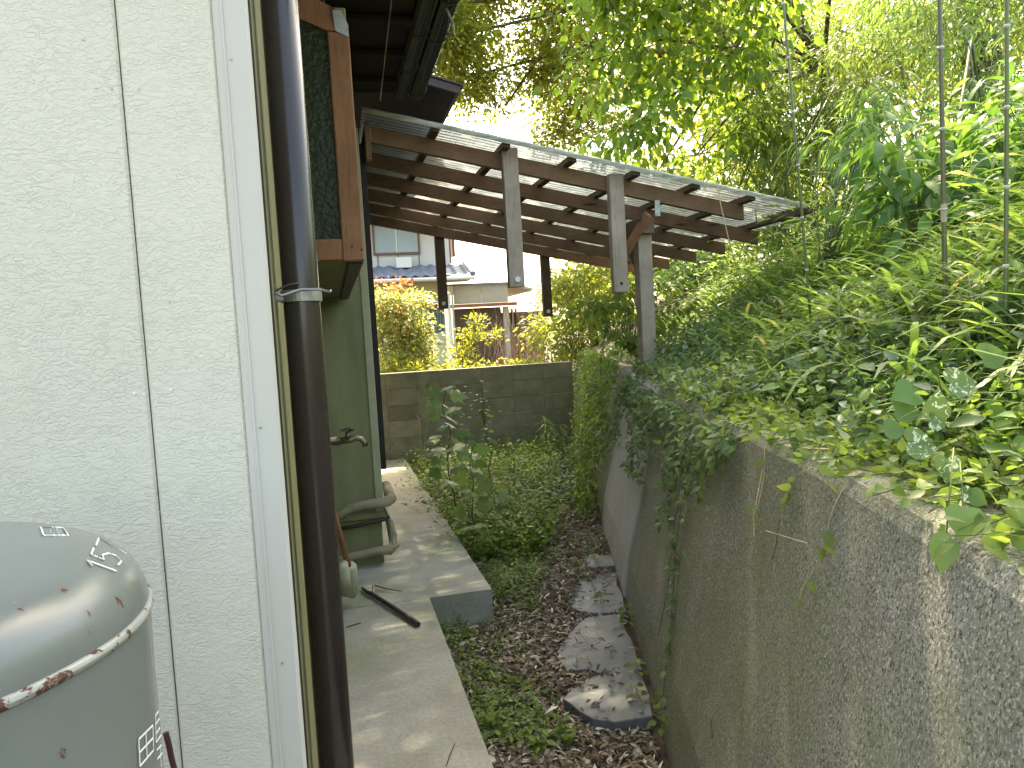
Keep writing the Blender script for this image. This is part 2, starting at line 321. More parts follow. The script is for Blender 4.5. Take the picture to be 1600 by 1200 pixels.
def _ell():
    v = []; f = []
    for i in range(7):
        t = i/6; w = .17*math.sin(math.pi*t**.85)+.002; z = -.28*t*t; v += [(-w, t, z+.05*math.sin(math.pi*t)), (0, t, z), (w, t, z+.05*math.sin(math.pi*t))]
    for i in range(6):
        k = 3*i; f += [(k, k+1, k+4), (k, k+4, k+3), (k+1, k+2, k+5), (k+1, k+5, k+4)]
    return np.array(v), f
T_ELL = _ell()
def _heart():
    o = [(0, .12, 0), (.14, 0, .02), (.34, .02, .06), (.46, .2, .07), (.44, .42, .05), (.3, .64, .02), (.14, .82, -.04), (0, 1.02, -.12)]
    v = o + [(-x, y, z) for x, y, z in o[1:-1]][::-1] + [(0, .45, -.02)]; n = len(v)-1
    return np.array(v), [(n, i, (i+1) % n) for i in range(n)]
T_HEA = _heart()
def _lobed():
    o = [(0, .02, 0), (.22, -.06, 0), (.5, .1, -.06), (.38, .3, .02), (.56, .58, -.08), (.3, .56, .02), (.2, .72, 0), (0, 1.05, -.12)]
    v = o + [(-x, y, z) for x, y, z in o[1:-1]][::-1] + [(0, .38, .03)]; n = len(v)-1
    return np.array(v), [(n, i, (i+1) % n) for i in range(n)]
T_LOB = _lobed()
T_CURL = (np.array([(0, 0, 0), (-.22, .4, .16), (.03, .5, .02), (.24, .45, .12), (0, 1, .16)]), [(0, 2, 1), (0, 3, 2), (1, 2, 4), (2, 3, 4)])
UP = np.array([0, 0, 1.0])
def unit(a): return a/(np.linalg.norm(a, axis=1, keepdims=True)+1e-9)
def jit(n, s=1.0): return R.normal(0, s, (n, 3))
def leaf_mesh(name, P, D, Nn, S, T, mat, parent=None, tint=None, kind=None, extra=None):
    P = np.asarray(P, float); n = len(P); D = unit(np.asarray(D, float)); X = unit(np.cross(D, Nn)); Nn = np.cross(X, D)
    tv, tf = T; tf = np.array(tf); k = len(tv); S = np.broadcast_to(np.asarray(S, float), (n,))
    W = S * R.uniform(.8, 1.2, n)
    V = P[:, None] + tv[None, :, 0:1]*X[:, None]*W[:, None, None] + tv[None, :, 1:2]*D[:, None]*S[:, None, None] + tv[None, :, 2:3]*Nn[:, None]*S[:, None, None]
    V = V.reshape(-1, 3); F = (tf[None] + (np.arange(n)*k)[:, None, None]).reshape(-1, 3)
    t = np.repeat(R.uniform(0, 1, n) if tint is None else tint, k)
    if extra is not None and len(extra.v):
        ev = np.array(extra.v); ef = np.array([tr for q in extra.f for tr in [(q[0], q[i], q[i+1]) for i in range(1, len(q)-1)]])
        F = np.vstack([F, ef+len(V)]); V = np.vstack([V, ev]); t = np.r_[t, np.full(len(ev), .15)]
    o0 = wloc(parent) if parent is not None else np.zeros(3); V = V - o0
    me = bpy.data.meshes.new(name); me.vertices.add(len(V)); me.vertices.foreach_set('co', V.astype(np.float32).ravel())
    me.loops.add(len(F)*3); me.loops.foreach_set('vertex_index', F.astype(np.int32).ravel())
    me.polygons.add(len(F)); me.polygons.foreach_set('loop_start', np.arange(0, len(F)*3, 3, dtype=np.int32)); me.update(calc_edges=True)
    a = me.attributes.new('tint', 'FLOAT', 'POINT'); a.data.foreach_set('value', t.astype(np.float32))
    o = link(name, me, mat, parent)
    if kind: o['kind'] = kind
    return o
def clusters(blobs, dens, per, spread, size, droop=.5, flat=1.0, shell=.5, gap=0):
    """leaf sprays through the volume of ellipsoid blobs; returns P, D, N, S, cluster centres"""
    P = []; Dv = []; Nn = []; S = []; CC = []
    for c, r in blobs:
        c = np.array(c, float); r = np.array(r if hasattr(r, '__len__') else (r, r, r), float)
        n = max(3, int(dens*(r[0]*r[1]*r[2])**(2/3)))
        d = unit(jit(n)); rad = R.uniform(shell**3, 1, n)**(1/3); rad *= 1+.18*np.sin(d[:, 0]*7+c[0])*np.cos(d[:, 2]*6+c[1])
        cc = c + d*r*rad[:, None]
        if gap: 
            keep = (np.sin(cc[:, 0]*gap+1.3)+np.sin(cc[:, 1]*gap*.9+c[2])+np.sin(cc[:, 2]*gap*1.1+.7)) > -.75; cc = cc[keep]; d = d[keep]; n = len(cc)
        CC.append(cc); q = np.repeat(cc, per, 0); dd = np.repeat(d, per, 0); off = jit(n*per, spread); off[:, 2] *= .55*flat
        P.append(q+off); Dv.append(unit(off*1.2/spread + dd*.6 + jit(n*per, .4)) + np.array([0, 0, -droop]))
        Nn.append(unit(UP + dd*.4 + jit(n*per, .45))); S.append(size*R.uniform(.6, 1.25, n*per))
    return np.vstack(P), np.vstack(Dv), np.vstack(Nn), np.concatenate(S), np.vstack(CC)
def sprigs(B, H, k, size, lean=.35, stem=False, flat=.35, top=0):
    """upright shoots from base points B with heights H, k leaves each"""
    n = len(B); H = np.broadcast_to(H, (n,)); tip = unit(UP + jit(n, lean)); P = []; Dv = []; Nn = []; S = []
    az0 = R.uniform(0, 6.28, n)
    for i in range(k):
        t = .15+.85*(i+1)/k; bend = t*t*.25; p = B + tip*(H*t)[:, None] + (unit(tip*[1, 1, 0]+1e-6)*(H*bend)[:, None]); az = az0 + i*2.4
        d = np.c_[np.cos(az), np.sin(az), R.normal(flat, .25, n)]; P.append(p); Dv.append(d + (UP*top if i == k-1 else 0)); Nn.append(UP + jit(n, .35)); S.append(size*R.uniform(.55, 1.2, n)*(1.15-.35*t))
    mb = MB()
    if stem:
        for b, tp, h in zip(B, tip, H):
            hz = nrm(tp*[1, 1, 0]+1e-6); mb.tube([b, b+tp*h*.5+hz*h*.06, b+tp*h+hz*h*.25], [stem, stem*.8, stem*.4], 3, False)
    return np.vstack(P), np.vstack(Dv), np.vstack(Nn), np.concatenate(S), mb

# ------------------------------------------------------------ terrain
F0 = np.array([1.108, 2.534]); TV = np.array([.282, .959]); NV = np.array([.959, -.282])
def su(X, Y): dx = np.asarray(X)-F0[0]; dy = np.asarray(Y)-F0[1]; return dx*TV[0]+dy*TV[1], dx*NV[0]+dy*NV[1]
def xy(s, u): return F0[0]+s*TV[0]+u*NV[0], F0[1]+s*TV[1]+u*NV[1]
WT = 1.28
def bankz(X, Y):
    s, u = su(X, Y); b = np.maximum(u-.5, 0)
    z = 1.24 + np.where(b < 4, .46*b, .46*4+.16*(b-4)) + .07*np.sin(s*2.1+u)*np.minimum(b, 1) + .04*np.sin(s*5+u*3.3)*np.minimum(b, 1)
    return z
def groundz(X, Y): return .03*np.sin(X*2.3+Y)*.4 + .015*np.sin(Y*5+X*3) + np.clip((np.asarray(Y)-10)*.03, 0, .3)
def grid(name, xs, ys, fz, mat):
    Xg, Yg = np.meshgrid(xs, ys); Z = fz(Xg, Yg); v = np.c_[Xg.ravel(), Yg.ravel(), Z.ravel()]; nx = len(xs)
    f = [(j*nx+i, j*nx+i+1, (j+1)*nx+i+1, (j+1)*nx+i) for j in range(len(ys)-1) for i in range(nx-1)]
    me = bpy.data.meshes.new(name); me.from_pydata(v.tolist(), [], f); me.update(); return tag(link(name, me, mat, smooth=True), kind='structure')
xs = np.unique(np.r_[np.linspace(-250, -4, 14), np.arange(-4, 8, .12), np.linspace(8, 300, 16)]); ys = np.unique(np.r_[np.linspace(-120, -3, 8), np.arange(-3, 12, .12), np.linspace(12, 350, 30)])
grid('ground', xs, ys, groundz, M['soil'])
# hillside above the retaining wall
ss = np.unique(np.r_[-6, -4, np.arange(-3.5, 9, .2), np.linspace(9, 60, 20)]); uu = np.unique(np.r_[.43, np.arange(.5, 6, .2), np.linspace(6, 60, 16)])
v = []; 
for s in ss:
    for u in uu:
        X, Y = xy(s, u); v.append((X, Y, float(bankz(X, Y))))
nu = len(uu); me = bpy.data.meshes.new('hillside'); me.from_pydata(v, [], [(i*nu+j, i*nu+j+1, (i+1)*nu+j+1, (i+1)*nu+j) for i in range(len(ss)-1) for j in range(nu-1)]); me.update()
tag(link('hillside', me, M['soil'], smooth=True), kind='structure')

# concrete apron along the house
mb = MB(); zt = .2
mb.prism([(-.09, -1.5, -.1), (.425, -1.5, -.1), (.437, 2.9, -.1), (.445, 4.162, -.1), (-.09, 4.162, -.1)], (0, 0, zt+.1))
mb.prism([(-.09, 4.168, -.1), (.802, 4.168, -.1), (.794, 9.25, -.1), (-.09, 9.25, -.1)], (0, 0, zt+.1))
tag(mb.build('concrete_path', M['slab']), kind='structure')

# ------------------------------------------------------------ the house
H = empty('house', (-.5, 5, 0), 'house on the left with white textured wall, olive side wall and dark eaves', 'house')
Yw = 1.05; cx = float(onY(432, 600, Yw)[0])           # corner of the wing
jx = float(onY(231, 600, Yw)[0]); tx = cx-.043
def siding(x0, x1): MB().box(x0, x1, Yw, Yw+.016, .05, 3.1).build('siding_panel', M['stucco'], H)
siding(-3.2, jx-.458); siding(jx-.455, jx-.0008); siding(jx+.0008, tx)
MB().box(-3.2, tx, Yw+.016, Yw+.03, .05, 3.1).build('backing_wall', M['trim'], H)
t = MB(); t.box(tx, cx, Yw-.004, Yw+.018, .05, 3.1); t.box(tx+.010, tx+.013, Yw-.006, Yw-.004, .05, 3.1); t.build('corner_trim', M['trim'], H)
for (px, py) in [(361, 92), (407, 668), (441, 1036)]:
    p = onY(px, py, Yw-.004); MB().tube([p, p+np.array([0, -.0015, 0])], .0017, 8).build('nail', M['steel'], H)
for (px, py) in [(150, 138), (175, 139), (217, 139), (130, 62), (265, 472)]:
    p = onY(px, py, Yw); MB().tube([p, p+np.array([0, -.001, 0])], .0013, 6).build('nail', M['steel'], H)
for (px, py) in [(210, 615), (267, 609)]:
    p = onY(px, py, Yw); MB().tube([p, p+np.array([0, -.0015, 0])], .0018, 6).build('nail', M['white'], H)
xw = cx-.004
MB().box(-3, xw, Yw+.032, 4.94, .2, 3.12).build('side_wall', M['green'], H)
MB().box(xw, xw+.006, Yw+.019, Yw+.03, .2, 3.1).build('wall_joint_strip', M['dark'], H)
# projecting rear section
xe = .262; wl = MB(); wl.box(-.3, xe, 4.945, 9.2, .52, 3.05); wl.build('rear_wall', M['green'], H)
MB().box(xe-.045, xe+.006, 4.935, 4.99, .545, 3.0).build('corner_board', plain('pale_corner_board', (.38, .37, .24), (.30, .29, .18), .7, 6), H)
MB().box(-.3, xe-.012, 4.955, 9.19, .1, .52).build('foundation', M['green'], H)
MB().box(-.3, xe+.012, 4.925, 4.944, .505, .545).build('base_rail', M['green'], H)
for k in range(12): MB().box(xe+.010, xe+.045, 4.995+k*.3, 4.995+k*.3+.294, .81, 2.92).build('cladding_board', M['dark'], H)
MB().box(xe+.046, xe+.062, 5.6, 5.68, 1.25, 2.0).build('shutter_rail', M['frame'], H)
# glazed box window hanging off the side wall
bw = MB(); bx = .138; y0 = 2.67
bw.box(xw, bx-.004, y0+.05, 4.93, 1.945, 2.80); bay = bw.build('bay_window', M['green'], H)
f = MB(); f.box(bx-.072, bx, y0, y0+.05, 1.932, 2.70); f.box(xw-.06, bx-.072, y0+.003, y0+.045, 1.936, 2.008)
f.prism([(bx, y0, 2.702), (bx-.072, y0, 2.702), (xw-.1, y0, 2.80), (xw-.1, y0, 2.90), (bx-.018, y0, 2.765)], (0, .05, 0)); f.build('frame', M['frame'], bay)
MB().prism([(bx-.001, y0-.002, 2.68), (bx-.045, y0-.002, 2.70), (bx-.05, y0-.002, 2.768), (bx-.02, y0-.002, 2.767), (bx-.001, y0-.002, 2.72)], (0, -.0015, 0)).build('corner_plate', M['steel'], bay)
MB().box(xw-.06, bx-.072, y0+.015, y0+.022, 2.008, 2.85).build('glass', M['obscure'], bay)
MB().box(bx-.055, bx-.002, y0+.052, 4.9, 1.925, 1.944).build('underside_rail', M['fascia'], bay)
for (px, py) in [(530, 46), (541, 46), (516, 25), (550, 385), (565, 390)]:
    p = onY(px, py, y0-.001); MB().tube([p, p+np.array([0, -.002, 0])], .004, 8).build('screw', M['black'], bay)
# eaves, gutters, lower roof
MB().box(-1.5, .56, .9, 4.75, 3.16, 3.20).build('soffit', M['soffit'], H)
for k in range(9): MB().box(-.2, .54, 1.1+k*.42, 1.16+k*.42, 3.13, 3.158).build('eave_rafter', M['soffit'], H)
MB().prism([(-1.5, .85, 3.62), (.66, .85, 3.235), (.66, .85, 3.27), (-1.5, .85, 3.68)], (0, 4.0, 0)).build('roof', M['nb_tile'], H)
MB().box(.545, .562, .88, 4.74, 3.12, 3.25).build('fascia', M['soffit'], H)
def gutter(x, z, r, y0, y1):
    g = MB(); a = [math.pi + i*math.pi/10 for i in range(11)]; n = 11; v = []
    for y in (y0, y1):
        for q, rr in [(q, r) for q in a] + [(q, r-.004) for q in a[::-1]]: v.append((x+rr*math.cos(q), y, z+rr*math.sin(q)))
    m = 22; g.add(v, [(i, (i+1) % m, m+(i+1) % m, m+i) for i in range(m)] + [tuple(range(m)), tuple(range(m, 2*m))[::-1]])
    e = [(x+r*math.cos(q), z+r*math.sin(q)) for q in a]; g.prism([(p, y1, q) for p, q in e], (0, .004, 0))
    g.tube([(x+r, y0, z), (x+r, y1, z)], .006, 6); return g.build('gutter', M['gutter'], H, smooth=True)
g1 = gutter(.53, 3.165, .05, .9, 4.72); g2 = gutter(.63, 3.19, .055, .9, 4.80)
for i, y in enumerate([2.6, 3.3, 3.75, 4.25, 4.6]):
    for (x, z, r, g) in ((.53, 3.165, .056, g1), (.63, 3.19, .061, g2)):
        yy = y+(.12 if g is g2 else 0); MB().tube([(x+r*math.cos(q), yy+.01*math.sin(q*3), z+r*math.sin(q)) for q in np.linspace(math.pi*.95, 2.08*math.pi, 12)], .0035, 5).build('gutter_hook', M['black'], g)
MB().tube([(.60, 3.45, 3.16), (.66, 3.55, 3.10), (.70, 3.75, 3.13), (.66, 3.85, 3.17)], .006, 6).build('wire_tie', M['steel'], g2)
MB().tube([(.36, 3.2, 3.12), (.40, 4.7, 3.10)], .003, 5).build('eave_wire', M['steel'], H)
sl = .27
def pz(x): return 3.215-(x-.98)*sl
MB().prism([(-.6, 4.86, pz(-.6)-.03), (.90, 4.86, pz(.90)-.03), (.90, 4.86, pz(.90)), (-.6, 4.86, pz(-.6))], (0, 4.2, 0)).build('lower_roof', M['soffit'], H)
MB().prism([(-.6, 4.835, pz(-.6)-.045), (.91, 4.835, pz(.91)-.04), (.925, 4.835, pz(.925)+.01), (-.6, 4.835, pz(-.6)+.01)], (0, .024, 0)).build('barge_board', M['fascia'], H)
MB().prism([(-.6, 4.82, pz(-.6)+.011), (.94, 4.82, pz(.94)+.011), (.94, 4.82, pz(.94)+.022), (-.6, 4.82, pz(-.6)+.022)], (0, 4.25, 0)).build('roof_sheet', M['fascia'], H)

# downpipe, clamp, tap, wrapped pipes: fixed to the house
pc = onY(481, 600, 1.25); dx = float(pc[0]); rp = .0285
dp = MB().tube([(dx, 1.25, .2), (dx, 1.25, 3.12)], rp, 32).build('downpipe', M['pipe'], H, smooth=True)
zc = float(onY(470, 463, 1.25)[2])
k = MB(); ang = np.linspace(0, 2*math.pi, 33)
for z in (zc-.011, zc+.0): pass
ring = []; 
for rr, zz in ((rp+.001, zc-.009), (rp+.0035, zc-.009), (rp+.0035, zc+.009), (rp+.001, zc+.009)): ring.append((rr, zz))
k.lathe((dx, 1.25), ring+[ring[0]], 32); k.box(dx-rp-.03, dx-rp+.004, 1.232, 1.242, zc-.008, zc+.006); k.build('pipe_clamp', M['steel'], dp, smooth=False)
MB().tube([onY(424, 455, 1.2), onY(440, 462, 1.2), onY(470, 452, 1.215), onY(500, 452, 1.215), onY(515, 456, 1.212), onY(517, 454, 1.21)], .0022, 6).build('wire_tie', M['steel'], dp, smooth=True)
MB().tube([onY(424, 466, 1.2), onY(430, 455, 1.2), onY(450, 445, 1.212), onY(466, 443, 1.214)], .0018, 6).build('wire_tie', M['black'], dp, smooth=True)
def P(px, py, Y): return onY(px, py, Y)
tp = MB(); Yt = 2.4
tp.tube([(xw, Yt, 1.352), P(532, 689, Yt)], .014, 12); tp.tube([P(532, 689, Yt), P(548, 687, Yt), P(556, 684, Yt), P(564, 686, Yt), P(569, 691, Yt), P(571, 697, Yt)], [.010, .012, .010, .009, .009, .010], 12)
tp.tube([P(544, 686, Yt), P(543.5, 674, Yt)], [.012, .008], 10); tap = tp.build('tap', M['brass'], H, smooth=True)
hd = MB(); a = P(543, 672, Yt)
for i in range(3):
    q = i*math.pi/3+.3; hd.beam(a-np.array([math.cos(q)*.022, math.sin(q)*.022, 0]), a+np.array([math.cos(q)*.022, math.sin(q)*.022, 0]), .009, .006)
hd.tube([a-[0, 0, .006], a+[0, 0, .008]], .008, 10); hd.build('handle', M['brass'], tap)
Yp = 4.89
def wob(pts, s=.006): return [np.array(p)+R.normal(0, s, 3) for p in pts]
MB().tube([(-.10, Yp, .50), (-.03, Yp, .555), (.06, Yp-.01, .60), (.16, Yp-.01, .612), (.24, Yp-.01, .615), (.295, Yp, .62), (.318, Yp+.06, .62), (.318, Yp+.5, .63)], [.02, .024, .03, .032, .032, .036, .036, .032], 14).build('wrapped_pipe', M['insul'], H, smooth=True)
MB().tube([(-.10, Yp, .25), (.05, Yp, .285), (.20, Yp, .30), (.285, Yp, .30), (.318, Yp+.05, .31), (.315, Yp+.09, .37), (.30, Yp+.11, .47)], [.03, .028, .028, .034, .034, .03, .026], 14).build('wrapped_pipe', M['insul'], H, smooth=True)
MB().tube([(-.1, Yp+.02, .46), (.1, Yp+.02, .478), (.25, Yp+.02, .495), (.292, Yp+.04, .50), (.29, Yp+.4, .50)], .013, 8).build('black_hose', M['black'], H, smooth=True)
MB().tube([(.30, Yp, .5), (.305, Yp-.005, .44), (.325, Yp, .40), (.33, Yp, .34), (.31, Yp, .33), (.30, Yp, .40)], .0025, 5).build('hanging_wire', M['steel'], H)

# ------------------------------------------------------------ gas cylinder
cc = np.array([-.345, .60]); RR = .200; zr = 1.457
GC = empty('gas_cylinder', (cc[0], cc[1], .35), 'big grey gas cylinder with rust spots and a rusty weld ring by the white wall', 'gas cylinder')
def domeR(z):
    h = .064; q = np.clip((z-zr-.002)/h, 0, 1); return (RR-.004)*(1-q**2.2)**(1/3.9)
body = [(RR-.03, .36), (RR-.008, .38), (RR-.004, .42), (RR-.004, 1.40), (RR-.003, zr)]
MB().lathe(cc, body, 96).build('body', M['cyl'], GC, smooth=True)
zz = zr+.002+.064*np.sin(np.linspace(0, math.pi/2, 60)**1.0); MB().lathe(cc, [(RR-.004, zr-.001)]+[(domeR(z), z) for z in zz[:-1]]+[(.004, zz[-1])], 192).build('dome', M['cyl'], GC, smooth=True)
ring = [(RR-.004+.0035*math.cos(a), zr+.0042*math.sin(a)) for a in np.linspace(0, 2*math.pi, 11)]
MB().lathe(cc, ring, 96).build('weld_ring', M['weld'], GC, smooth=True)
MB().lathe(cc, [(.16, .355), (.162, .35), (.165, .2), (.165, -.02), (.16, -.02), (.158, .35)], 48).build('foot_ring', M['weld'], GC, smooth=True)
MB().lathe(cc+[-.0, .0], [(.055, zr+.065), (.055, zr+.092), (.051, zr+.092), (.051, zr+.065)], 32).build('valve_guard', M['black'], GC)
def onSurf(px, py):
    r = ray(px, py); best = None
    for tt in np.arange(.3, 1.3, .0008):
        p = CAM + r*tt/np.linalg.norm(r); rad = math.hypot(p[0]-cc[0], p[1]-cc[1])
        lim = RR-.004 if p[2] < zr else (domeR(p[2]) if p[2] < zr+.1 else -1)
        if rad < lim: return p - r/np.linalg.norm(r)*.004
    return None
def paint(strokes, wpx, name):
    m = MB()
    for st in strokes:
        pts = []
        for (a, b) in zip(st[:-1], st[1:]):
            k = max(2, int(math.hypot(b[0]-a[0], b[1]-a[1])/2.5))
            pts += [(a[0]+(b[0]-a[0])*i/k, a[1]+(b[1]-a[1])*i/k) for i in range(k)]
        pts.append(st[-1])
        q = [onSurf(*p) for p in pts]; q = [p for p in q if p is not None]
        if len(q) < 2: continue
        for a, b in zip(q[:-1], q[1:]):
            d = b-a
            if np.linalg.norm(d) > .09: continue
            nn = nrm(np.array([a[0]-cc[0], a[1]-cc[1], .02 if a[2] < zr else .12])); sd_ = nrm(np.cross(d, nn))*wpx*.00035
            k = len(m.v); m.add([a-sd_, a+sd_, b+sd_, b-sd_], [(0, 1, 2, 3)])
    return m.build(name, M['white'], GC)
# painted figures on the shoulder, seen from the side, a framed label and two signs on the body
def glyph(org, strokes, wv=(5, -12), uv=(-46, -17)): return [[(org[0]+u*wv[0]+v*uv[0], org[1]+u*wv[1]+v*uv[1]) for u, v in st] for st in strokes]
paint(glyph((180, 898), [[(.1, .78), (.5, 1), (.5, 0)]]), 2.6, 'painted_digit')
paint(glyph((188, 884), [[(.95, 1), (.1, 1), (.05, .55), (.5, .66), (.95, .5), (1, .25), (.6, .02), (0, .08)]]), 2.2, 'painted_digit')
paint(glyph((196, 869), [[(0, 1), (1, 1), (.35, 0)]]), 2.4, 'painted_digit')
paint([[(64, 823), (99, 824), (107, 836), (68, 836), (64, 823)]], 3.4, 'label_frame')
paint([[(71, 826), (96, 827)], [(72, 829), (98, 830)], [(74, 832), (100, 833)], [(78, 826), (80, 833)], [(88, 826), (91, 833)]], .7, 'label_print')
paint([[(217, 1155), (239, 1133)], [(219, 1197), (240, 1172)], [(217, 1155), (219, 1197)], [(239, 1133), (240, 1172)], [(218, 1176), (240, 1152)], [(228, 1144), (230, 1184)]], 2.2, 'painted_sign')
paint([[(243, 1118), (251, 1106)], [(243, 1118), (244, 1160)], [(251, 1106), (252, 1150)], [(243, 1132), (251, 1120)], [(244, 1146), (252, 1134)], [(244, 1160), (252, 1148)], [(245, 1172), (256, 1160)], [(246, 1186), (257, 1172)], [(250, 1165), (252, 1198)]], 2.0, 'painted_sign')
hose = MB().tube([P(259, 1145, .95), P(264, 1165, .95), P(268, 1185, .95), P(276, 1215, .95), P(272, 1260, .95)], .0035, 8)
tag(hose.build('hose', plain('dark_red_hose', (.07, .02, .02), (.05, .02, .02), .5)), 'dark red hose dangling between grey cylinder and white wall', 'hose')

# ------------------------------------------------------------ tools leaning or lying on the apron
ML = empty('mallet', onZ(550, 925, .2), 'pale rubber-headed mallet with wooden handle standing behind the downpipe', 'mallet')
a, b = onY(531, 835, 3.95), onY(547, 893, 4.1); MB().tube([a + (a-b)*1.2, a, b], [.013, .015, .016], 10).build('handle', M['handle'], ML, smooth=True)
a, b = onY(547, 882, 4.08), onY(550, 929, 4.2); MB().tube([a, a+(b-a)*.08, a+(b-a)*.9, b], [.026, .036, .037, .028], 16).build('head', M['rubber'], ML, smooth=True)
a, b = onY(535, 882, 4.0), onY(541, 925, 4.12); MB().tube([a, b], [.03, .034], 14).build('grip', M['rubber'], ML, smooth=True)
IB = empty('iron_bar', onZ(600, 950, .2), 'black iron bar with a bent claw end lying on the concrete', 'iron bar')
bar = [onZ(566, 919, .215), onZ(573, 925, .22), onZ(581, 928, .222), onZ(600, 940, .22), onZ(630, 959, .22), onZ(650, 973, .218)]
MB().tube(bar, [.007, .011, .013, .013, .014, .015], 10).build('shaft', M['black'], IB, smooth=True)
MB().tube([onZ(583, 928, .222), onZ(584, 920, .235), onZ(583, 915, .24)], [.010, .008, .006], 8).build('claw', M['steel'], IB, smooth=True)
MB().tube([onZ(651, 974, .216), onZ(653, 976, .216)], [.017, .015], 10).build('end_cap', M['black'], IB)
tag(MB().tube([onZ(584, 914, .21), onZ(600, 919, .222), onZ(628, 924, .212)], [.004, .004, .002], 6).build('twig', M['bark']), 'thin dark twig lying just behind the iron bar', 'twig')
tag(MB().tube([onZ(541, 980, .203), onZ(553, 976, .206), onZ(564, 973, .205)], [.002, .003, .002], 5).build('twig', M['bark']), 'short dark twig on the concrete beside the brown downpipe', 'twig')
tag(MB().tube([onZ(697, 1197, .203), onZ(703, 1180, .205), onZ(711, 1161, .203)], [.0015, .002, .0012], 5).build('twig', M['bark']), 'thin twig at the outer edge of the nearest concrete', 'twig')

# ------------------------------------------------------------ stepping slates
STN = [([(915, 868), (952, 866), (958, 884), (918, 886)], 'farthest small slate half buried in brown leaves'),
       ([(908, 904), (960, 896), (968, 925), (974, 955), (918, 957), (886, 944)], 'slate second from the far end with a small plant on it'),
       ([(912, 966), (966, 962), (984, 1000), (1000, 1043), (935, 1048), (885, 1043), (874, 1018)], 'broad dark slate third from the far end'),
       ([(930, 1055), (996, 1046), (1010, 1085), (1016, 1119), (960, 1126), (925, 1121), (884, 1090)], 'nearest and largest slate at the foot of the retaining wall')]
for i, (pl, lb) in enumerate(STN):
    z = .034+.002*i; mx_ = sum(p[0] for p in pl)/len(pl); my_ = sum(p[1] for p in pl)/len(pl); pts = [onZ(mx_+(x-mx_)*1.05, my_+(y-my_)*1.04, z) for x, y in pl]; out = []
    for a, b in zip(pts, pts[1:]+pts[:1]):
        for q in (0, .33, .66): out.append(a+(b-a)*q+np.array([R.normal(0, .007), R.normal(0, .007), 0]))
    m = MB(); c = sum(out)/len(out); inn = [p+(c-p)*.015+np.array([0, 0, R.normal(0, .0015)]) for p in out]; low = [p-np.array([0, 0, .004]) for p in out]; bot = [p-np.array([0, 0, .09]) for p in out]; n = len(out)
    v = inn+low+bot+[c+[0, 0, .002]]; m.add(v, [(3*n, j, (j+1) % n) for j in range(n)]+[(n+j, n+(j+1) % n, (j+1) % n, j) for j in range(n)]+[(2*n+j, 2*n+(j+1) % n, n+(j+1) % n, n+j) for j in range(n)])
    tag(m.build('stepping_stone', M['slate']), lb, 'stepping stone', 'slate stepping stones along the retaining wall')

# ------------------------------------------------------------ retaining wall
RW = empty('retaining_wall', (*xy(2, .3), 0), 'leaning rough concrete retaining wall on the right with vines over its top', 'retaining wall')
def wsec(s0, s1, mat, off=0, name='wall_section'):
    m = MB(); ns = max(2, int((s1-s0)/.25)); v = []; prof = [(0, -.25), (.06, .25), (.12, .5), (.185, .8), (.25, 1.08), (.292, WT-.035), (.312, WT-.006), (.34, WT), (.41, WT-.006), (.455, WT-.015), (.46, .9)]
    for i in range(ns+1):
        s = s0+(s1-s0)*i/ns
        for u, z in prof:
            X, Y = xy(s, u+off+.006*math.sin(s*3.1+z*4)); v.append((X, Y, z+(.012*math.sin(s*2.3+u*9) if z > 1.1 else 0)))
    k = len(prof); m.add(v, [(i*k+j, i*k+j+1, (i+1)*k+j+1, (i+1)*k+j) for i in range(ns) for j in range(k-1)]+[tuple(range(k)), tuple(range(ns*k, ns*k+k))[::-1]])
    return m.build(name, mat, RW, smooth=False)
wsec(-7, 1.745, M['retain']); wsec(1.755, 3.6, M['pale'], -.012); wsec(3.61, 16, M['retain'], .0)
def onwall(px, py):
    r_ = ray(px, py); best = (9, None)
    for tt in np.arange(.3, 6, .004):
        p = CAM+r_*tt; s_, u_ = su(p[0], p[1]); uw = float(np.interp(p[2], [-.25, .25, .5, .8, 1.08, 1.245], [0, .06, .12, .185, .25, .292]))
        if u_ > uw-.002: return p
    return None
a_, b_ = onwall(1111, 1124), onwall(1113, 1152)
MB().beam(a_, b_, .006, .006).build('weep_hole', M['black'], RW)
for pl in ([(1218, 812), (1213, 850), (1207, 875)],):
    MB().tube([onwall(*q) for q in pl], .0012, 4).build('hairline_crack', M['black'], RW)

# ------------------------------------------------------------ block wall across the end of the yard
BW = empty('block_wall', (1.7, 9.4, 0), 'low grey concrete block wall closing the end of the narrow yard', 'wall')
bwm = MB(); bwm.box(-.1982, .1982, -.075, .075, -.0982, .0982)
bme = bpy.data.meshes.new('concrete_block'); bme.from_pydata(bwm.v, [], bwm.f); bme.update()
xr = 3.03; nb = 0
for r in range(7):
    for c in range(7):
        o = link('concrete_block', bme, M['block'], BW); o.location = Vector((xr-.2-c*.4+R.normal(0, .0015), 9.39+R.normal(0, .002), 1.155-r*.2))-BW.location; nb += 1
mt = MB(); mt.box(xr-2.8, xr-.012, 9.319, 9.455, -.2, 1.247); mt.build('mortar', M['mortar'], BW)

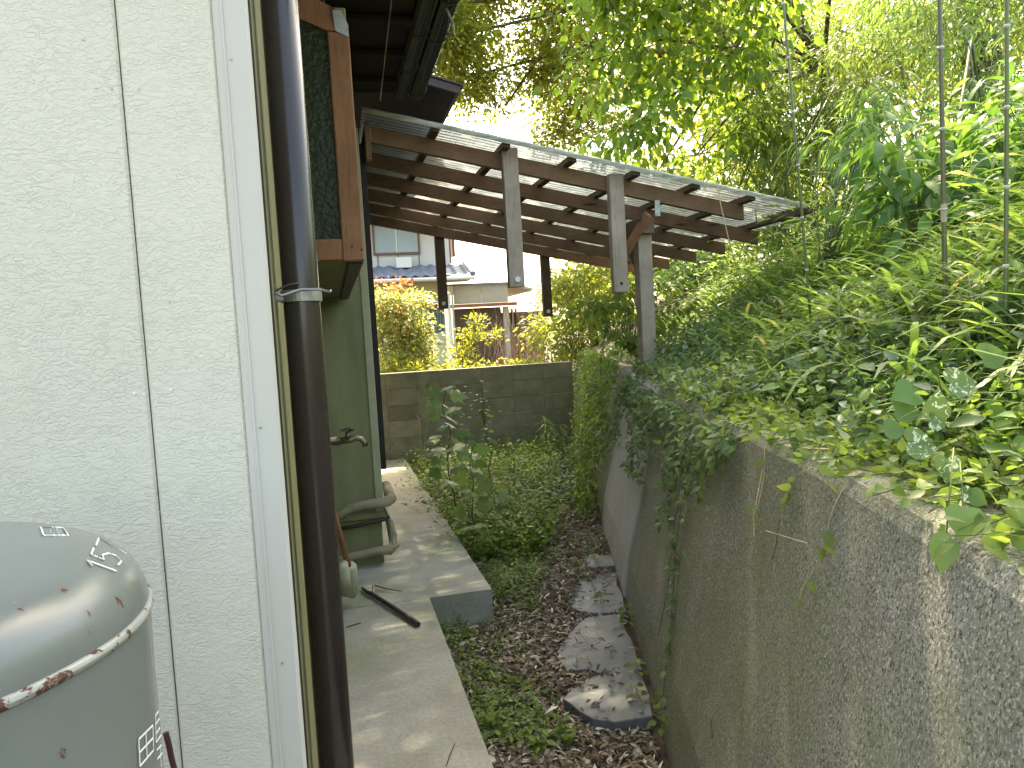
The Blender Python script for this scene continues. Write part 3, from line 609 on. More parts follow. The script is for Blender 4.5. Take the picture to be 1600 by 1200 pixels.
# ------------------------------------------------------------ lean-to roof
LT = empty('lean_to_roof', (2.2, 5, 0), 'open timber lean-to with brown rafters and clear corrugated roofing', 'lean-to')
S = -.207; rt = lambda x: 3.105+S*x          # top line of the rafters
RY = [5.02, 5.67, 6.31, 6.95, 7.60, 8.24]; RX = [2.99, 3.50, 3.56, 3.60, 3.62, 3.64]
for y, x1 in zip(RY, RX):
    x0 = .345; MB().prism([(x0, y-.022, rt(x0)-.103), (x1, y-.022, rt(x1)-.105), (x1, y-.022, rt(x1)), (x0, y-.022, rt(x0))], (0, .044, 0)).build('rafter', M['rafter'], LT)
    MB().box(.318, .352, y-.03, y-.0225, rt(.34)-.09, rt(.34)-.02).build('bracket', M['steel'], LT)
MB().box(.309, .343, 5.0, 8.4, 2.90, 3.06).build('ledger', M['rafter'], LT)
MB().box(.309, .345, 4.93, 4.998, 2.80, 3.02).build('ledger_post', M['rafter'], LT)
for x in [.744, 1.205, 1.65, 2.10, 2.54, 2.962, 3.42]:
    z = rt(x); y0 = 4.83; y1 = 8.45
    MB().prism([(x-.022, y0, z+.001+.0045), (x+.022, y0, z+.001-.0045), (x+.022, y0, z+.038-.0045), (x-.022, y0, z+.038+.0045)], (0, y1-y0, 0)).build('batten', M['batten'], LT)
def sheet(y0, y1, x0, x1, dz):
    v = []; ny = int((y1-y0)/.063*12)+1; nx = 10
    for j in range(ny):
        y = y0+(y1-y0)*j/(ny-1); zz = .009*math.cos(y*2*math.pi/.063)
        for i in range(nx):
            x = x0+(x1-x0)*i/(nx-1); v.append((x, y, rt(x)+.051+dz+zz+.003*math.sin(i*1.7+y0)))
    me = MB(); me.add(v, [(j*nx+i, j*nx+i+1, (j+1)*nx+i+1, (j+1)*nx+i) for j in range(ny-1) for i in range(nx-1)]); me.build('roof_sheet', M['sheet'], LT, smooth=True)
yy = 4.84
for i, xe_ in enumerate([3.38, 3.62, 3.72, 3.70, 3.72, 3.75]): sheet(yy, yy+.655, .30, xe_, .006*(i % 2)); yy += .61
# curled, dirty near edge of the roofing
m = MB(); v = []; n = 40
for i in range(n):
    x = .30+3.08*i/(n-1); z = rt(x)+.052
    for dy, dz in ((.0, .004), (-.018, .004), (-.028, -.012), (-.026, -.034)): v.append((x, 4.835+dy, z+dz+.0015*math.sin(i*2.1)))
m.add(v, [(i*4+j, i*4+j+1, (i+1)*4+j+1, (i+1)*4+j) for i in range(n-1) for j in range(3)])
m.build('edge_flashing', plain('weathered_flashing', (.36, .35, .27), (.13, .13, .09), .6, 6, stretch=(1.5, 8, 8)), LT, smooth=True)
# hanging posts, standing post, beam and brace
def hpost(px, ztop_off, pb, Y, wd=.105):
    b = onY(*pb, Y); x = float(b[0]); top = rt(x)+ztop_off; o = MB().box(x-wd/2, x+wd/2, Y-.032 if Y < 6 else Y-.032, Y+.032, float(b[2]), top).build('hanging_post', M['post'] if Y < 6 else M['batten'], LT); return o, x, float(b[2])
o, x, z = hpost(None, .03, (807, 449), 4.955)
MB().tube([(x+.002, 4.922, z+.05), (x+.002, 4.914, z+.05)], .019, 16).build('white_cap', M['white'], o)
o, x, z = hpost(None, .01, (969, 457), 4.955)
MB().tube([(x, 4.9225, z+.06), (x, 4.921, z+.06)], .012, 10).build('bolt_hole', M['black'], o)
for pb in ((693, 483), (856, 495)):
    o, x, z = hpost(None, -.06, pb, 8.295)
    MB().tube([(x, 8.262, z+.06), (x, 8.252, z+.06)], .022, 14).build('white_cap', M['white'], o)
bx_ = 2.262
MB().box(bx_-.052, bx_+.052, 5.06, 5.5, 2.318, 2.428).build('beam', M['batten'], LT)
MB().box(bx_-.045, bx_+.045, 5.045, 5.058, 2.31, 2.42).build('beam_end', M['rafter'], LT)
MB().box(bx_-.06, bx_+.045, 5.10, 5.2, 1.35, 2.316).build('standing_post', M['post'], LT)
MB().beam(onY(1013, 335, 5.03), onY(975, 398, 5.2), .045, .09, up=(0, 1, 0)).build('brace', M['frame'], LT)
MB().box(bx_+.03, bx_+.07, 4.992, 4.997, 2.42, 2.53).build('bracket', M['steel'], LT)
for y in (5.1,): MB().beam((bx_-.01, 5.21, 2.08), (bx_-.01, 5.45, 2.32), .045, .06).build('brace', M['batten'], LT)

# ------------------------------------------------------------ neighbour's house
NB = empty('house', (2.5, 21, .3), "neighbour's pale two-storey house with grey tiled lower roof beyond the block wall", 'house')
MB().box(-6, 3.35, 20.6, 27, 3.3, 6.6).build('upper_wall', M['nb_wall'], NB)
MB().box(-6, 3.06, 20.2, 27, .1, 3.25).build('lower_wall', M['nb_cream'], NB)
MB().prism([(-6.5, 19.9, 6.35), (3.9, 19.9, 6.35), (3.9, 23.8, 7.9), (-6.5, 23.8, 7.9)], (0, 0, .15)).build('upper_roof', M['nb_tile'], NB)
win = MB(); wx0, wx1 = 1.35, 2.50; wz0, wz1 = 4.0, 4.72; Yn = 20.58
for a in ((wx0-.05, wx1+.05, wz0-.06, wz0), (wx0-.05, wx1+.05, wz1, wz1+.06), (wx0-.05, wx0, wz0, wz1), (wx1, wx1+.05, wz0, wz1)): win.box(a[0], a[1], Yn-.06, Yn+.015, a[2], a[3])
wf = win.build('window', M['nb_brown'], NB)
MB().box(wx0, (wx0+wx1)/2-.015, Yn-.015, Yn, wz0, wz1).build('pane', M['win'], wf); MB().box((wx0+wx1)/2+.015, wx1, Yn-.035, Yn-.02, wz0, wz1).build('pane', M['win'], wf); MB().box((wx0+wx1)/2-.015, (wx0+wx1)/2+.015, Yn-.05, Yn-.0, wz0, wz1).build('mullion', M['white'], wf)
for x in (1.4, 1.95, 2.5): MB().box(x, x+.02, Yn-.006, Yn+.015, 3.62, 3.94).build('wall_joint', M['nb_brown'], NB)
MB().box(-6, 3.45, 19.6, 20.55, 4.95, 5.1).build('upper_awning', M['nb_fascia'], NB)
MB().box(3.36, 3.40, 20.62, 20.7, 3.6, 6.3).build('rain_pipe', M['nb_brown'], NB); MB().box(3.50, 3.58, 21, 21.3, 3.9, 5.0).build('side_shutter', M['nb_brown'], NB)
# pantiles of the lower roof: courses stepped, columns waved
m = MB(); v = []; cols = 240; x0, x1 = -4.0, 3.72; rows = []
for r in range(5):
    y0 = 20.55-r*.24; z0 = 3.62-r*.085; rows += [(y0, z0), (y0-.24, z0-.085+.03)]
for (y, z) in rows:
    for i in range(cols+1):
        x = x0+(x1-x0)*i/cols; ph = (x/.28) % 1; v.append((x, y, z+.045*(math.cos(ph*2*math.pi)*.5+.5)**1.5))
n = cols+1; m.add(v, [(j*n+i, j*n+i+1, (j+1)*n+i+1, (j+1)*n+i) for j in range(len(rows)-1) for i in range(cols)]); tag(m.build('roof_tiles', M['nb_tile'], NB, smooth=True), kind='stuff')
MB().box(-4, 3.7, 19.4, 20.2, 3.12, 3.2).build('eave_board', M['nb_fascia'], NB); MB().tube([(-4, 19.33, 3.18), (3.75, 19.33, 3.16)], .05, 8).build('gutter', M['white'], NB)
for r in range(5): MB().tube([(3.73, 20.55-r*.24, 3.68-r*.085), (3.73, 20.32-r*.24, 3.6-r*.085)], .075, 10).build('verge_tile', M['nb_tile'], NB)
MB().box(1.85, 2.25, 20.1, 20.4, 3.55, 3.82).build('roof_vent', M['white'], NB)
MB().box(2.62, 3.02, 20.16, 20.195, 1.80, 2.42).build('window', M['blue'], NB)
for k in range(6): MB().box(2.64+k*.07, 2.655+k*.07, 20.12, 20.15, 1.82, 2.4).build('window_bar', M['steel'], NB)
MB().box(2.58, 3.05, 20.10, 20.19, 2.42, 2.50).build('window_hood', M['redband'], NB); MB().box(2.0, 3.05, 20.13, 20.19, 2.50, 2.58).build('hood_board', M['nb_brown'], NB)
MB().tube([(3.14, 19.9, .3), (3.14, 19.9, 3.0)], .045, 10).build('rain_pipe', M['white'], NB)
MB().tube([(3.24, 19.9, .3), (3.24, 19.9, 3.0)], .03, 8).build('rain_pipe', M['trim'], NB)
for (a, b) in ((3.30, 4.05), (4.06, 4.78)): MB().box(a, b, 20.0, 20.05, 2.52, 2.98).build('fascia_panel', M['nb_fascia'], NB)
MB().box(3.1, 4.95, 19.95, 24, 2.99, 3.06).build('flat_roof', M['nb_tile'], NB)
MB().prism([(4.80, 20, 3.05), (5.5, 20, 2.86), (5.5, 20, 2.80), (4.80, 20, 2.97)], (0, 3, 0)).build('side_roof', M['nb_fascia'], NB)
MB().box(3.1, 5.0, 19.9, 19.99, 2.42, 2.51).build('red_band', M['redband'], NB)
MB().box(3.3, 4.62, 20.3, 20.35, .4, 2.41).build('screen_backing', M['lattice'], NB)
for k in range(22): MB().beam((3.32+k*.06, 20.27, .5), (3.32+k*.06, 20.27, 2.4), .018, .02, (0, 1, 0)).build('screen_slat', M['nb_brown'], NB)
MB().box(4.66, 4.80, 20.1, 20.24, .3, 2.41).build('porch_post', M['nb_fascia'], NB)
MB().box(4.85, 6.3, 22.0, 22.1, .3, 2.3).build('dark_shed_wall', M['lattice'], NB)
for k in range(5): MB().box(4.95+k*.12, 5.0+k*.12, 21.9, 21.99, 1.7, 2.4).build('shed_batten', M['nb_brown'], NB)

# ------------------------------------------------------------ vegetation
def tree(name, label, cat, base, trunk_pts, r0, blobs, leafargs, leafmat, T, group=None, limbs=26, twigs=90):
    t = empty(name, base, label, cat, group); P_, D_, N_, S_, CC = clusters(blobs, **leafargs)
    m = MB(); tp = [np.array(base, float)]+[np.array(p, float) for p in trunk_pts]; rr = np.linspace(r0, r0*.45, len(tp)); m.tube(tp, list(rr), 9)
    for c, r in blobs:
        c = np.array(c, float); src = tp[int(R.integers(max(1, len(tp)//2), len(tp)))]; mid = (src+c)/2+R.normal(0, .25, 3)+[0, 0, .2]; m.tube([src, mid, c], [r0*.4, r0*.25, r0*.12], 6, False)
        near = CC[np.linalg.norm(CC-c, axis=1) < np.max(r)*1.1]
        for q in near[R.permutation(len(near))[:max(2, twigs//len(blobs))]]: m.tube([c+R.normal(0, .1, 3), (c+q)/2+R.normal(0, .08, 3), q], [r0*.09, r0*.06, r0*.02+.001], 4, False)
    m.build('trunk', M['bark'], t, smooth=True); leaf_mesh('crown', P_, D_, N_, S_, T, leafmat, t); return t
def PB(px, py, Y, r): return (onY(px, py, Y), r)

# airy tree with small leaves, upper centre
tree('maple_tree', 'airy tree with small yellow-green leaves against the sky right of the gutter', 'tree', (8.4, 12.5, 3.4), [(8.0, 12.3, 5.0), (7.0, 12, 6.4), (5.6, 11.6, 7.6)], .13,
     [PB(740, -40, 11, (1.0, 1, .7)), PB(700, 60, 10.5, (.5, .6, .5)), PB(730, 120, 11, (.55, .6, .35)), PB(800, 30, 11.5, (.8, .8, .6)), PB(845, 110, 11, (.6, .6, .45)), PB(790, 165, 11, (.6, .6, .35)),
      PB(905, 40, 11.5, (.8, .9, .6)), PB(900, 140, 12, (.7, .8, .4)), PB(960, 210, 12, (.7, .8, .4)), PB(870, 205, 12.5, (.5, .6, .3)), PB(990, 80, 12.5, (.9, 1, .8)), PB(680, 10, 10.5, (.5, .6, .7)), PB(820, -90, 11, (1.2, 1.2, .6))],
     dict(dens=420, per=26, spread=.14, size=.08, droop=.3, shell=.15, gap=3.2), L['maple'], T_DIA, twigs=60)
# broad-leaved tree, centre
tree('broadleaf_tree', 'leafy tree with broad drooping lime leaves above the lean-to roof', 'tree', (6.2, 8.2, 3.2), [(5.9, 8, 4.6), (5.0, 7.6, 5.6)], .08,
     [PB(1010, 60, 7.2, (.55, .6, .45)), PB(940, 110, 7.4, (.35, .5, .3)), PB(1050, 150, 7, (.6, .6, .4)), PB(980, 215, 7.4, (.5, .5, .3)), PB(1090, 240, 7.3, (.55, .6, .3)), PB(1130, 90, 7, (.5, .6, .4)), PB(1060, -40, 7, (.9, .9, .5)), PB(940, -20, 7.2, (.5, .6, .3)), PB(1180, 180, 7.4, (.4, .5, .4)), PB(1020, 280, 7.8, (.5, .5, .2)), PB(1180, 0, 6.6, (.5, .6, .4))],
     dict(dens=115, per=15, spread=.15, size=.125, droop=.75, shell=.15, gap=2.6), L['lime'], T_OVA, twigs=70)
# unseen canopy added above the frame to shade the yard
tree('shade_tree', 'tall tree added on the bank, its high canopy out of view to shade the yard', 'tree', (7.2, 7.0, 4.2), [(6.8, 7.2, 6.2), (5.6, 7.5, 7.6), (4.2, 8.2, 8.3)], .2,
     [((3.6, 8.0, 8.2), (1.7, 1.6, .7)), ((2.2, 6.6, 7.9), (1.3, 1.5, .6)), ((2.1, 6.2, 7.3), (1.1, 1.3, .35)), ((3.2, 5.6, 7.4), (1.5, 1.3, .7)), ((4.3, 10.4, 9.4), (1.3, 1.5, .6)), ((2.9, 7.4, 8.6), (1.4, 1.6, .5)), ((1.2, 8.2, 8.8), (1.0, 1.3, .5)), ((2.4, 9.8, 9.2), (1.2, 1.4, .6)), ((2.0, 4.5, 7.2), (.9, 1.0, .5))],
     dict(dens=64, per=26, spread=.22, size=.14, droop=.4, shell=.2), L['lime'], T_DIA, twigs=150)

# bamboo thicket at the right
def thicket(label, blobs, base, dens=150, per=18, size=.12, mat='bamboo', group='bamboo clumps on the bank', culms=12, Tt=T_LAN):
    t = empty('bamboo_clump', base, label, 'bamboo', group); P_, D_, N_, S_, CC = clusters(blobs, dens, per, .13, size, droop=.8, shell=.12, gap=2.6); m = MB()
    for k in range(culms):
        q = CC[R.integers(len(CC))]; b = np.array(base)+np.array([R.normal(0, .5), R.normal(0, .6), -.2]); mid = (b+q)/2+[0, 0, .5]; m.tube([b, mid, q, q+(q-mid)*.5+[0, 0, -.1]], [.012, .010, .006, .002], 5, False)
    for q in CC[R.permutation(len(CC))[:260]]:
        d = nrm(jit(1)[0]+[-.5, -.3, .3]); m.tube([q-d*.35, q+R.normal(0, .02, 3), q+d*.12], [.004, .003, .001], 3, False)
    m.build('culms', M['culmbrown'], t, smooth=True); leaf_mesh('foliage', P_, D_, N_, S_, Tt, L[mat], t)
thicket('dense olive bamboo clump beyond the right end of the lean-to', [PB(1200, 180, 7.5, (.7, .8, .6)), PB(1180, 300, 7.5, (.6, .7, .45)), PB(1260, 100, 8, (.8, .9, .7)), PB(1300, 260, 7.8, (.9, .9, .6)), PB(1330, 40, 8.5, (1, 1, .8)), PB(1240, 350, 7.5, (.7, .7, .35))], (5.2, 8.0, 3.0), 330)
thicket('sunlit feathery bamboo clump high on the bank between the two left culms', [PB(1380, 120, 6.5, (.7, .8, .6)), PB(1420, 220, 6.4, (.7, .8, .45)), PB(1440, 20, 7, (.8, .9, .7)), PB(1340, 200, 6.8, (.6, .7, .5))], (5.6, 6.2, 3.2), 300)
thicket('bright yellow-green bamboo clump in the top right corner', [PB(1540, 60, 5.2, (.6, .8, .5)), PB(1600, 140, 5, (.6, .7, .45)), PB(1520, 190, 5.2, (.5, .6, .3)), PB(1660, 20, 5, (.8, .8, .7)), PB(1480, -30, 5.6, (.7, .8, .5))], (5.6, 4.2, 3.2), 300, size=.11, mat='sasa')
# dark wood far behind everything on the right
far = []
for px in range(970, 1750, 60):
    for py in (60, 180, 300, 400): 
        if px < 1060 and py < 300: continue
        far.append(PB(px+R.normal(0, 15), py+R.normal(0, 20), 16+R.normal(0, 1.5), (1.5, 1.5, 1.2)))
a = clusters(far, 26, 20, .3, .22, droop=.4, shell=.2, gap=1.5)
leaf_mesh('woodland', *a[:4], T_DIA, L['maple'], kind='stuff')

# broad glossy plants on the bank at the right
def pl_loc(px, py, Y): return onY(px, py, Y)
def shrub(name, label, cat, base, blobs, matn, T, dens, per, size, spread=.1, droop=.3, group=None, stemr=.006, shell=.1, tint=None):
    t = empty(name, base, label, cat, group); P_, D_, N_, S_, CC = clusters(blobs, dens, per, spread, size, droop=droop, shell=shell); m = MB()
    for q in CC[R.permutation(len(CC))[:40]]: mid = (np.array(base)+q)/2+R.normal(0, .05, 3); m.tube([np.array(base)+R.normal(0, .03, 3), mid, q], [stemr, stemr*.7, stemr*.3], 4, False)
    m.build('stems', M['stem'], t, smooth=True); leaf_mesh('foliage', P_, D_, N_, S_, T, L[matn], t, tint); return t
shrub('laurel_shrub', 'shrub with large glossy blue-green leaves behind the two tall culms', 'shrub', pl_loc(1450, 420, 3.6), [PB(1400, 230, 3.8, (.22, .3, .2)), PB(1440, 290, 3.7, (.25, .3, .2)), PB(1500, 240, 3.6, (.3, .3, .2)), PB(1370, 300, 3.9, (.18, .25, .14)), PB(1540, 310, 3.5, (.25, .3, .2))], 'glossy', T_ELL, 300, 6, .15, .10, .6)
shrub('laurel_shrub', 'glossy dark shrub at the right edge of the picture below the bright bamboo', 'shrub', pl_loc(1620, 420, 3.0), [PB(1590, 200, 3.2, (.25, .3, .25)), PB(1600, 290, 3.1, (.25, .3, .18)), PB(1550, 360, 3.2, (.2, .3, .12)), PB(1640, 120, 3.4, (.2, .3, .2))], 'glossy', T_ELL, 300, 6, .15, .10, .5)
shrub('lime_shrub', 'yellow-green shrub with drooping leaves in front of the olive bamboo', 'shrub', pl_loc(1290, 420, 4.6), [PB(1330, 210, 4.8, (.2, .3, .14)), PB(1360, 150, 4.8, (.16, .2, .12))], 'sasa', T_LAN, 420, 14, .17, .09, .8)
# bamboo grass masses on the bank (nobody could count the blades)
def bank_pts(n, s0, s1, u0, u1, pw=1.0):
    s = s0+(s1-s0)*R.uniform(0, 1, n)**pw; u = R.uniform(u0, u1, n); X, Y = xy(s, u); return np.c_[X, Y, bankz(X, Y)-.02]
def grassfan(B, k, Ls, mat, name, T=T_BLA, el=(.5, 1.2)):
    n = len(B); P_ = np.repeat(B, k, 0)+jit(n*k, .03); az = R.uniform(0, 6.28, n*k); e = R.uniform(*el, n*k); D_ = np.c_[np.cos(az)*np.cos(e), np.sin(az)*np.cos(e), np.sin(e)]
    N_ = np.c_[-np.cos(az)*np.sin(e), -np.sin(az)*np.sin(e), np.cos(e)]; return leaf_mesh(name, P_, D_, N_, Ls*R.uniform(.5, 1.2, n*k), T, L[mat], kind='stuff')
B = bank_pts(1500, -1.5, 6, 1.5, 4.8); grassfan(B, 9, .42, 'sasa', 'tall_grass', el=(.6, 1.35))
B = bank_pts(1000, -1.6, 3.6, 1.0, 2.8); grassfan(B, 8, .38, 'sasa', 'long_grass', el=(.5, 1.35))
B = bank_pts(420, -1.6, 3.0, .75, 1.8); grassfan(B, 8, .38, 'sasa', 'short_grass', el=(.5, 1.35))
B = bank_pts(160, -1.0, 3.4, .9, 2.4); grassfan(B, 5, .30, 'litter', 'dry_grass_blades')
B = bank_pts(1900, -1.5, 8, 1.4, 5.2); a = sprigs(B, R.uniform(.35, .9, len(B)), 8, .18, .4, flat=.2); leaf_mesh('bamboo_grass', *a[:4], T_LAN, L['sasa'], kind='stuff')
def mask(B, f, ph, t): return B[(np.sin(B[:, 0]*f+ph)*np.cos(B[:, 1]*f*.9-ph)+.4*np.sin(B[:, 0]*f*2.7+B[:, 1]*2)+R.normal(0, .15, len(B))) > t]
def messy(a, k=.45): return a[0], a[1]+jit(len(a[0]), k)*[.6, .6, 1], a[2]+jit(len(a[0]), k), a[3]
B = bank_pts(2800, 2.2, 9, .5, 2.6); a = sprigs(B, R.uniform(.1, .32, len(B)), 7, .055, .5); leaf_mesh('ivy_cover', *messy(a), T_OVA, L['ivy'], kind='stuff')
B = mask(bank_pts(3000, -.8, 3.4, .42, 1.25), 3.1, .5, -.05); a = sprigs(B, R.uniform(.06, .30, len(B)), 7, .055, .6); leaf_mesh('ground_ivy', *messy(a), T_OVA, L['blueivy'], kind='stuff')
B = mask(bank_pts(2600, -2.4, 3.4, .46, 1.3), 3.1, 2.0, -.1); a = sprigs(B, R.uniform(.06, .26, len(B)), 8, .042, .5, stem=.0014); leaf_mesh('bank_weeds', *messy(a), T_OVA, L['weed'], kind='stuff', extra=a[4])
B = mask(bank_pts(1700, -2.4, 2.6, .5, 1.5), 4.2, 4.0, .15); a = sprigs(B, R.uniform(.12, .36, len(B)), 11, .05, .3, stem=.0014, flat=.1); leaf_mesh('narrow_leaved_weeds', *messy(a, .3), T_LAN, L['fern'], kind='stuff', extra=a[4])
B = bank_pts(700, -2.4, .2, .55, 1.3); a = sprigs(B, R.uniform(.08, .22, len(B)), 6, .045, .5, stem=.0012); leaf_mesh('herb_patch', *messy(a), T_OVA, L['fern'], kind='stuff', extra=a[4])
# runners creeping over the edge of the wall top
n = 190; s = R.uniform(-1.9, 1.6, n); mm = MB(); P_ = []; D_ = []
for a in s:
    u0 = .50; l = R.uniform(.06, .26); w_ = R.normal(0, .12)
    pts = [np.array([*xy(a+w_*q, u0-l*q), WT+.012+.03*math.sin(q*3)*R.uniform(.3, 1)]) for q in np.linspace(0, 1, 6)]; mm.tube(pts, .0012, 4, False)
    for p in pts[1:]:
        for k in range(2): P_.append(p+R.normal(0, .006, 3)); D_.append(R.normal(0, 1, 3)*[1, 1, .3]+[-.3, 0, .1])
n = len(P_); leaf_mesh('edge_runners', np.array(P_)+[0, 0, .01]+jit(n, .012), np.array(D_)+jit(n, .4), UP+jit(n, .6)+[-.3, -.3, 0], R.uniform(.022, .05, n), T_OVA, L['weed'], kind='stuff', extra=mm)
n = 7000; B = bank_pts(n, -2.6, 5, .42, 2.2); leaf_mesh('bank_litter', B+[0, 0, .02]+jit(n, .01), jit(n)*[1, 1, .3], UP+jit(n, .5), R.uniform(.02, .055, n), T_CURL, L['litter'], kind='stuff')

# ferns
def fern(label, base, n, Lf, group='ferns on the bank'):
    t = empty('fern', base, label, 'fern', group)
    for k in range(n):
        az = k*6.28/n+R.normal(0, .3); P_ = []; D_ = []; N_ = []; S_ = []; m = MB(); pts = []
        for i in range(15):
            q = i/14; r = Lf*q; p = np.array(base)+[math.cos(az)*r*.85, math.sin(az)*r*.85, Lf*(.75*q-.6*q*q)]; pts.append(p)
            if i > 2:
                for sd_ in (-1, 1): P_.append(p); D_.append([math.cos(az+sd_*1.25), math.sin(az+sd_*1.25), -.1]); N_.append(UP+R.normal(0, .08, 3)); S_.append(Lf*.24*math.sin(math.pi*(q*.8+.15)))
        m.tube(pts, .0018, 4, False); leaf_mesh('frond', P_, D_, N_, S_, T_LAN if k % 2 else T_DIA, L['fern'], t, extra=m)
for px, py, Y, Lf, lb in [(1570, 520, 2.2, .34, 'light green fern by the right edge behind the tallest culm'), (1600, 450, 2.5, .4, 'larger fern at the right edge of the picture above the first fern'), (1330, 520, 3.0, .25, 'small fern in the ivy between the left and middle culms'), (1180, 590, 3.4, .2, 'tiny bright fern near the wall top below the standing post')]:
    fern(lb, onY(px, py, Y), 8, Lf)

# slender culms
def culm(px0, py0, px1, py1, Y, r, mat, label, nodes, grp='slender culms standing on the bank'):
    a = onY(px0, py0, Y); b = onY(px1, py1, Y); b = b+(b-a)*.06; a = a+(a-b)*.35; t = empty('bamboo_culm', b, label, 'bamboo culm', grp)
    mid = (a+b)/2+np.array([.012, 0, 0]); pts = [b*(1-q)**2+mid*2*q*(1-q)+a*q*q for q in np.linspace(0, 1, 25)]; MB().tube(pts, list(np.linspace(r, r*.72, 25)), 10).build('stalk', mat, t, smooth=True)
    for k in range(nodes):
        i = (k+.6)*24/nodes; i0 = int(i); q = pts[i0]+(pts[min(24, i0+1)]-pts[i0])*(i-i0); MB().tube([q-[0, 0, .006], q-[0, 0, .002], q+[0, 0, .002], q+[0, 0, .006]], [r*.95, r*1.35, r*1.35, r*.9], 10).build('node', M['culmring'], t)
    return t, pts
t1, _ = culm(1222, 0, 1268, 520, 3.2, .0068, M['culm'], 'leftmost tall slender culm, leaning, right of the lean-to', 9)
t2, p2 = culm(1466, 0, 1478, 610, 2.2, .0095, M['culmbrown'], 'middle tall culm, thick and nearly upright with pale sheaths', 7)
t3, p3 = culm(1571, 0, 1568, 690, 1.75, .0068, M['culm'], 'rightmost tall upright culm near the picture edge', 8)
for t_, pp, ii in ((t2, p2, 3), (t2, p2, 9), (t3, p3, 1)):
    q = pp[ii]; MB().tube([q-[0, 0, .05], q, q+[.002, 0, .05]], [.0098, .0108, .003], 8).build('dry_sheath', M['straw'], t_)
culm(1520, 120, 1545, 330, 4.0, .005, M['culm'], 'thin pale culm leaning before the glossy shrub, between the two right culms', 5)
def stalk(pts, r, mat, label, name='dry_stalk', cat='stalk', grp='thin stalks on the bank'): return tag(MB().tube(pts, r, 6).build(name, mat, smooth=True), label, cat, grp)
stalk([onY(1310, 448, 2.9), onY(1312, 520, 2.9), onY(1315, 610, 2.9)], [.003, .0035, .004], M['straw'], 'thin dry grey stalk standing between the left and middle culms')
stalk([onY(1512, 428, 1.9), onY(1525, 500, 1.9), onY(1540, 580, 1.9), onY(1556, 690, 1.9)], [.002, .0028, .003, .0035], M['straw'], 'thin dry stalk leaning between the middle and right culms')
stalk([onY(1118, 270, 4.5), onY(1126, 320, 4.5), onY(1140, 380, 4.5), onY(1150, 415, 4.5)], [.003, .004, .004, .004], M['straw'], 'thin stalk crossing the right end of the lean-to roof')
stalk([onZ(1229, 699, 1.30), onZ(1362, 707, 1.31)], [.005, .0045], M['straw'], 'pale dry bamboo stick lying on the wall top', 'bamboo_stick', 'stick')

# heart-leaved plant over the wall top
def leafplant(label, spec, matn, T, name='heart_leaf_vine', cat='vine', grp=None, stem=None):
    base = np.array(spec[0][0]); t = empty(name, base, label, cat, grp)
    for (p, d, nn, s, mt_) in spec: leaf_mesh('leaf', [p], [d], [nn], [s], T, L[mt_], t)
    if stem is not None:
        for s in stem: MB().tube(s, .0014, 5).build('stem', M['stem'], t, smooth=True)
def lv(px, py, Y, dpx, dpy, mt_='heart', tilt=.0):
    """leaf from a point towards another picture point at nearly the same distance"""
    a = onY(px, py, Y); b = onY(px+dpx, py+dpy, Y-.01); d = b-a; s = np.linalg.norm(d); return (a, d, np.array([-.35+tilt, -.8, .45]), s, mt_)
Yh = 1.02
spec = [lv(1475, 840, Yh, -2, 58), lv(1508, 790, Yh, -6, 56, 'heart'), lv(1515, 772, Yh+.04, 30, 16, 'heart'), lv(1588, 845, Yh-.02, 8, 66), lv(1500, 770, Yh+.05, 34, 8, 'spotted')]
leafplant('three hanging heart-shaped leaves at the right over the rough concrete', spec, 'heart', T_HEA, stem=[[onY(1490, 700, Yh+.15), onY(1485, 760, Yh+.03), onY(1478, 842, Yh)], [onY(1500, 720, Yh+.15), onY(1505, 790, Yh)], [onY(1490, 862, Yh), onY(1540, 885, Yh), onY(1590, 880, Yh)]])
spec = [lv(1412, 690, 1.25, 58, 10, 'spotted'), lv(1460, 655, 1.3, 8, -48, 'spotted'), lv(1480, 712, 1.2, 0, 44, 'spotted'), lv(1450, 655, 1.3, 32, 8, 'spotted'), lv(1478, 600, 1.35, 52, -6, 'spotted'), lv(1380, 670, 1.35, 40, 4), lv(1395, 640, 1.4, 45, 6, 'heart'), lv(1540, 640, 1.3, 40, 5, 'glossy'), lv(1430, 610, 1.4, -35, 12, 'glossy'), lv(1530, 560, 1.5, 48, -10)]
leafplant('plant with white-mined heart leaves at the foot of the middle culm', spec, 'heart', T_HEA, stem=[[onY(1560, 720, 1.35), onY(1500, 680, 1.35), onY(1470, 610, 1.4), onY(1465, 580, 1.4)], [onY(1520, 730, 1.3), onY(1480, 690, 1.25), onY(1420, 690, 1.25)]])
# broader mixed leaves along the top of the wall near the camera
nL = 420; s_ = R.uniform(-2.2, 1.2, nL); u_ = R.uniform(.46, 1.15, nL); X_, Y_ = xy(s_, u_); B = np.c_[X_, Y_, bankz(X_, Y_)+R.uniform(.05, .2, nL)]
leaf_mesh('broad_weeds', B, jit(nL)*[1, 1, .35]+[-.5, -.2, 0], UP+jit(nL, .35)+[-.3, -.3, 0], R.uniform(.05, .085, nL), T_OVA, L['glossy'], kind='stuff')

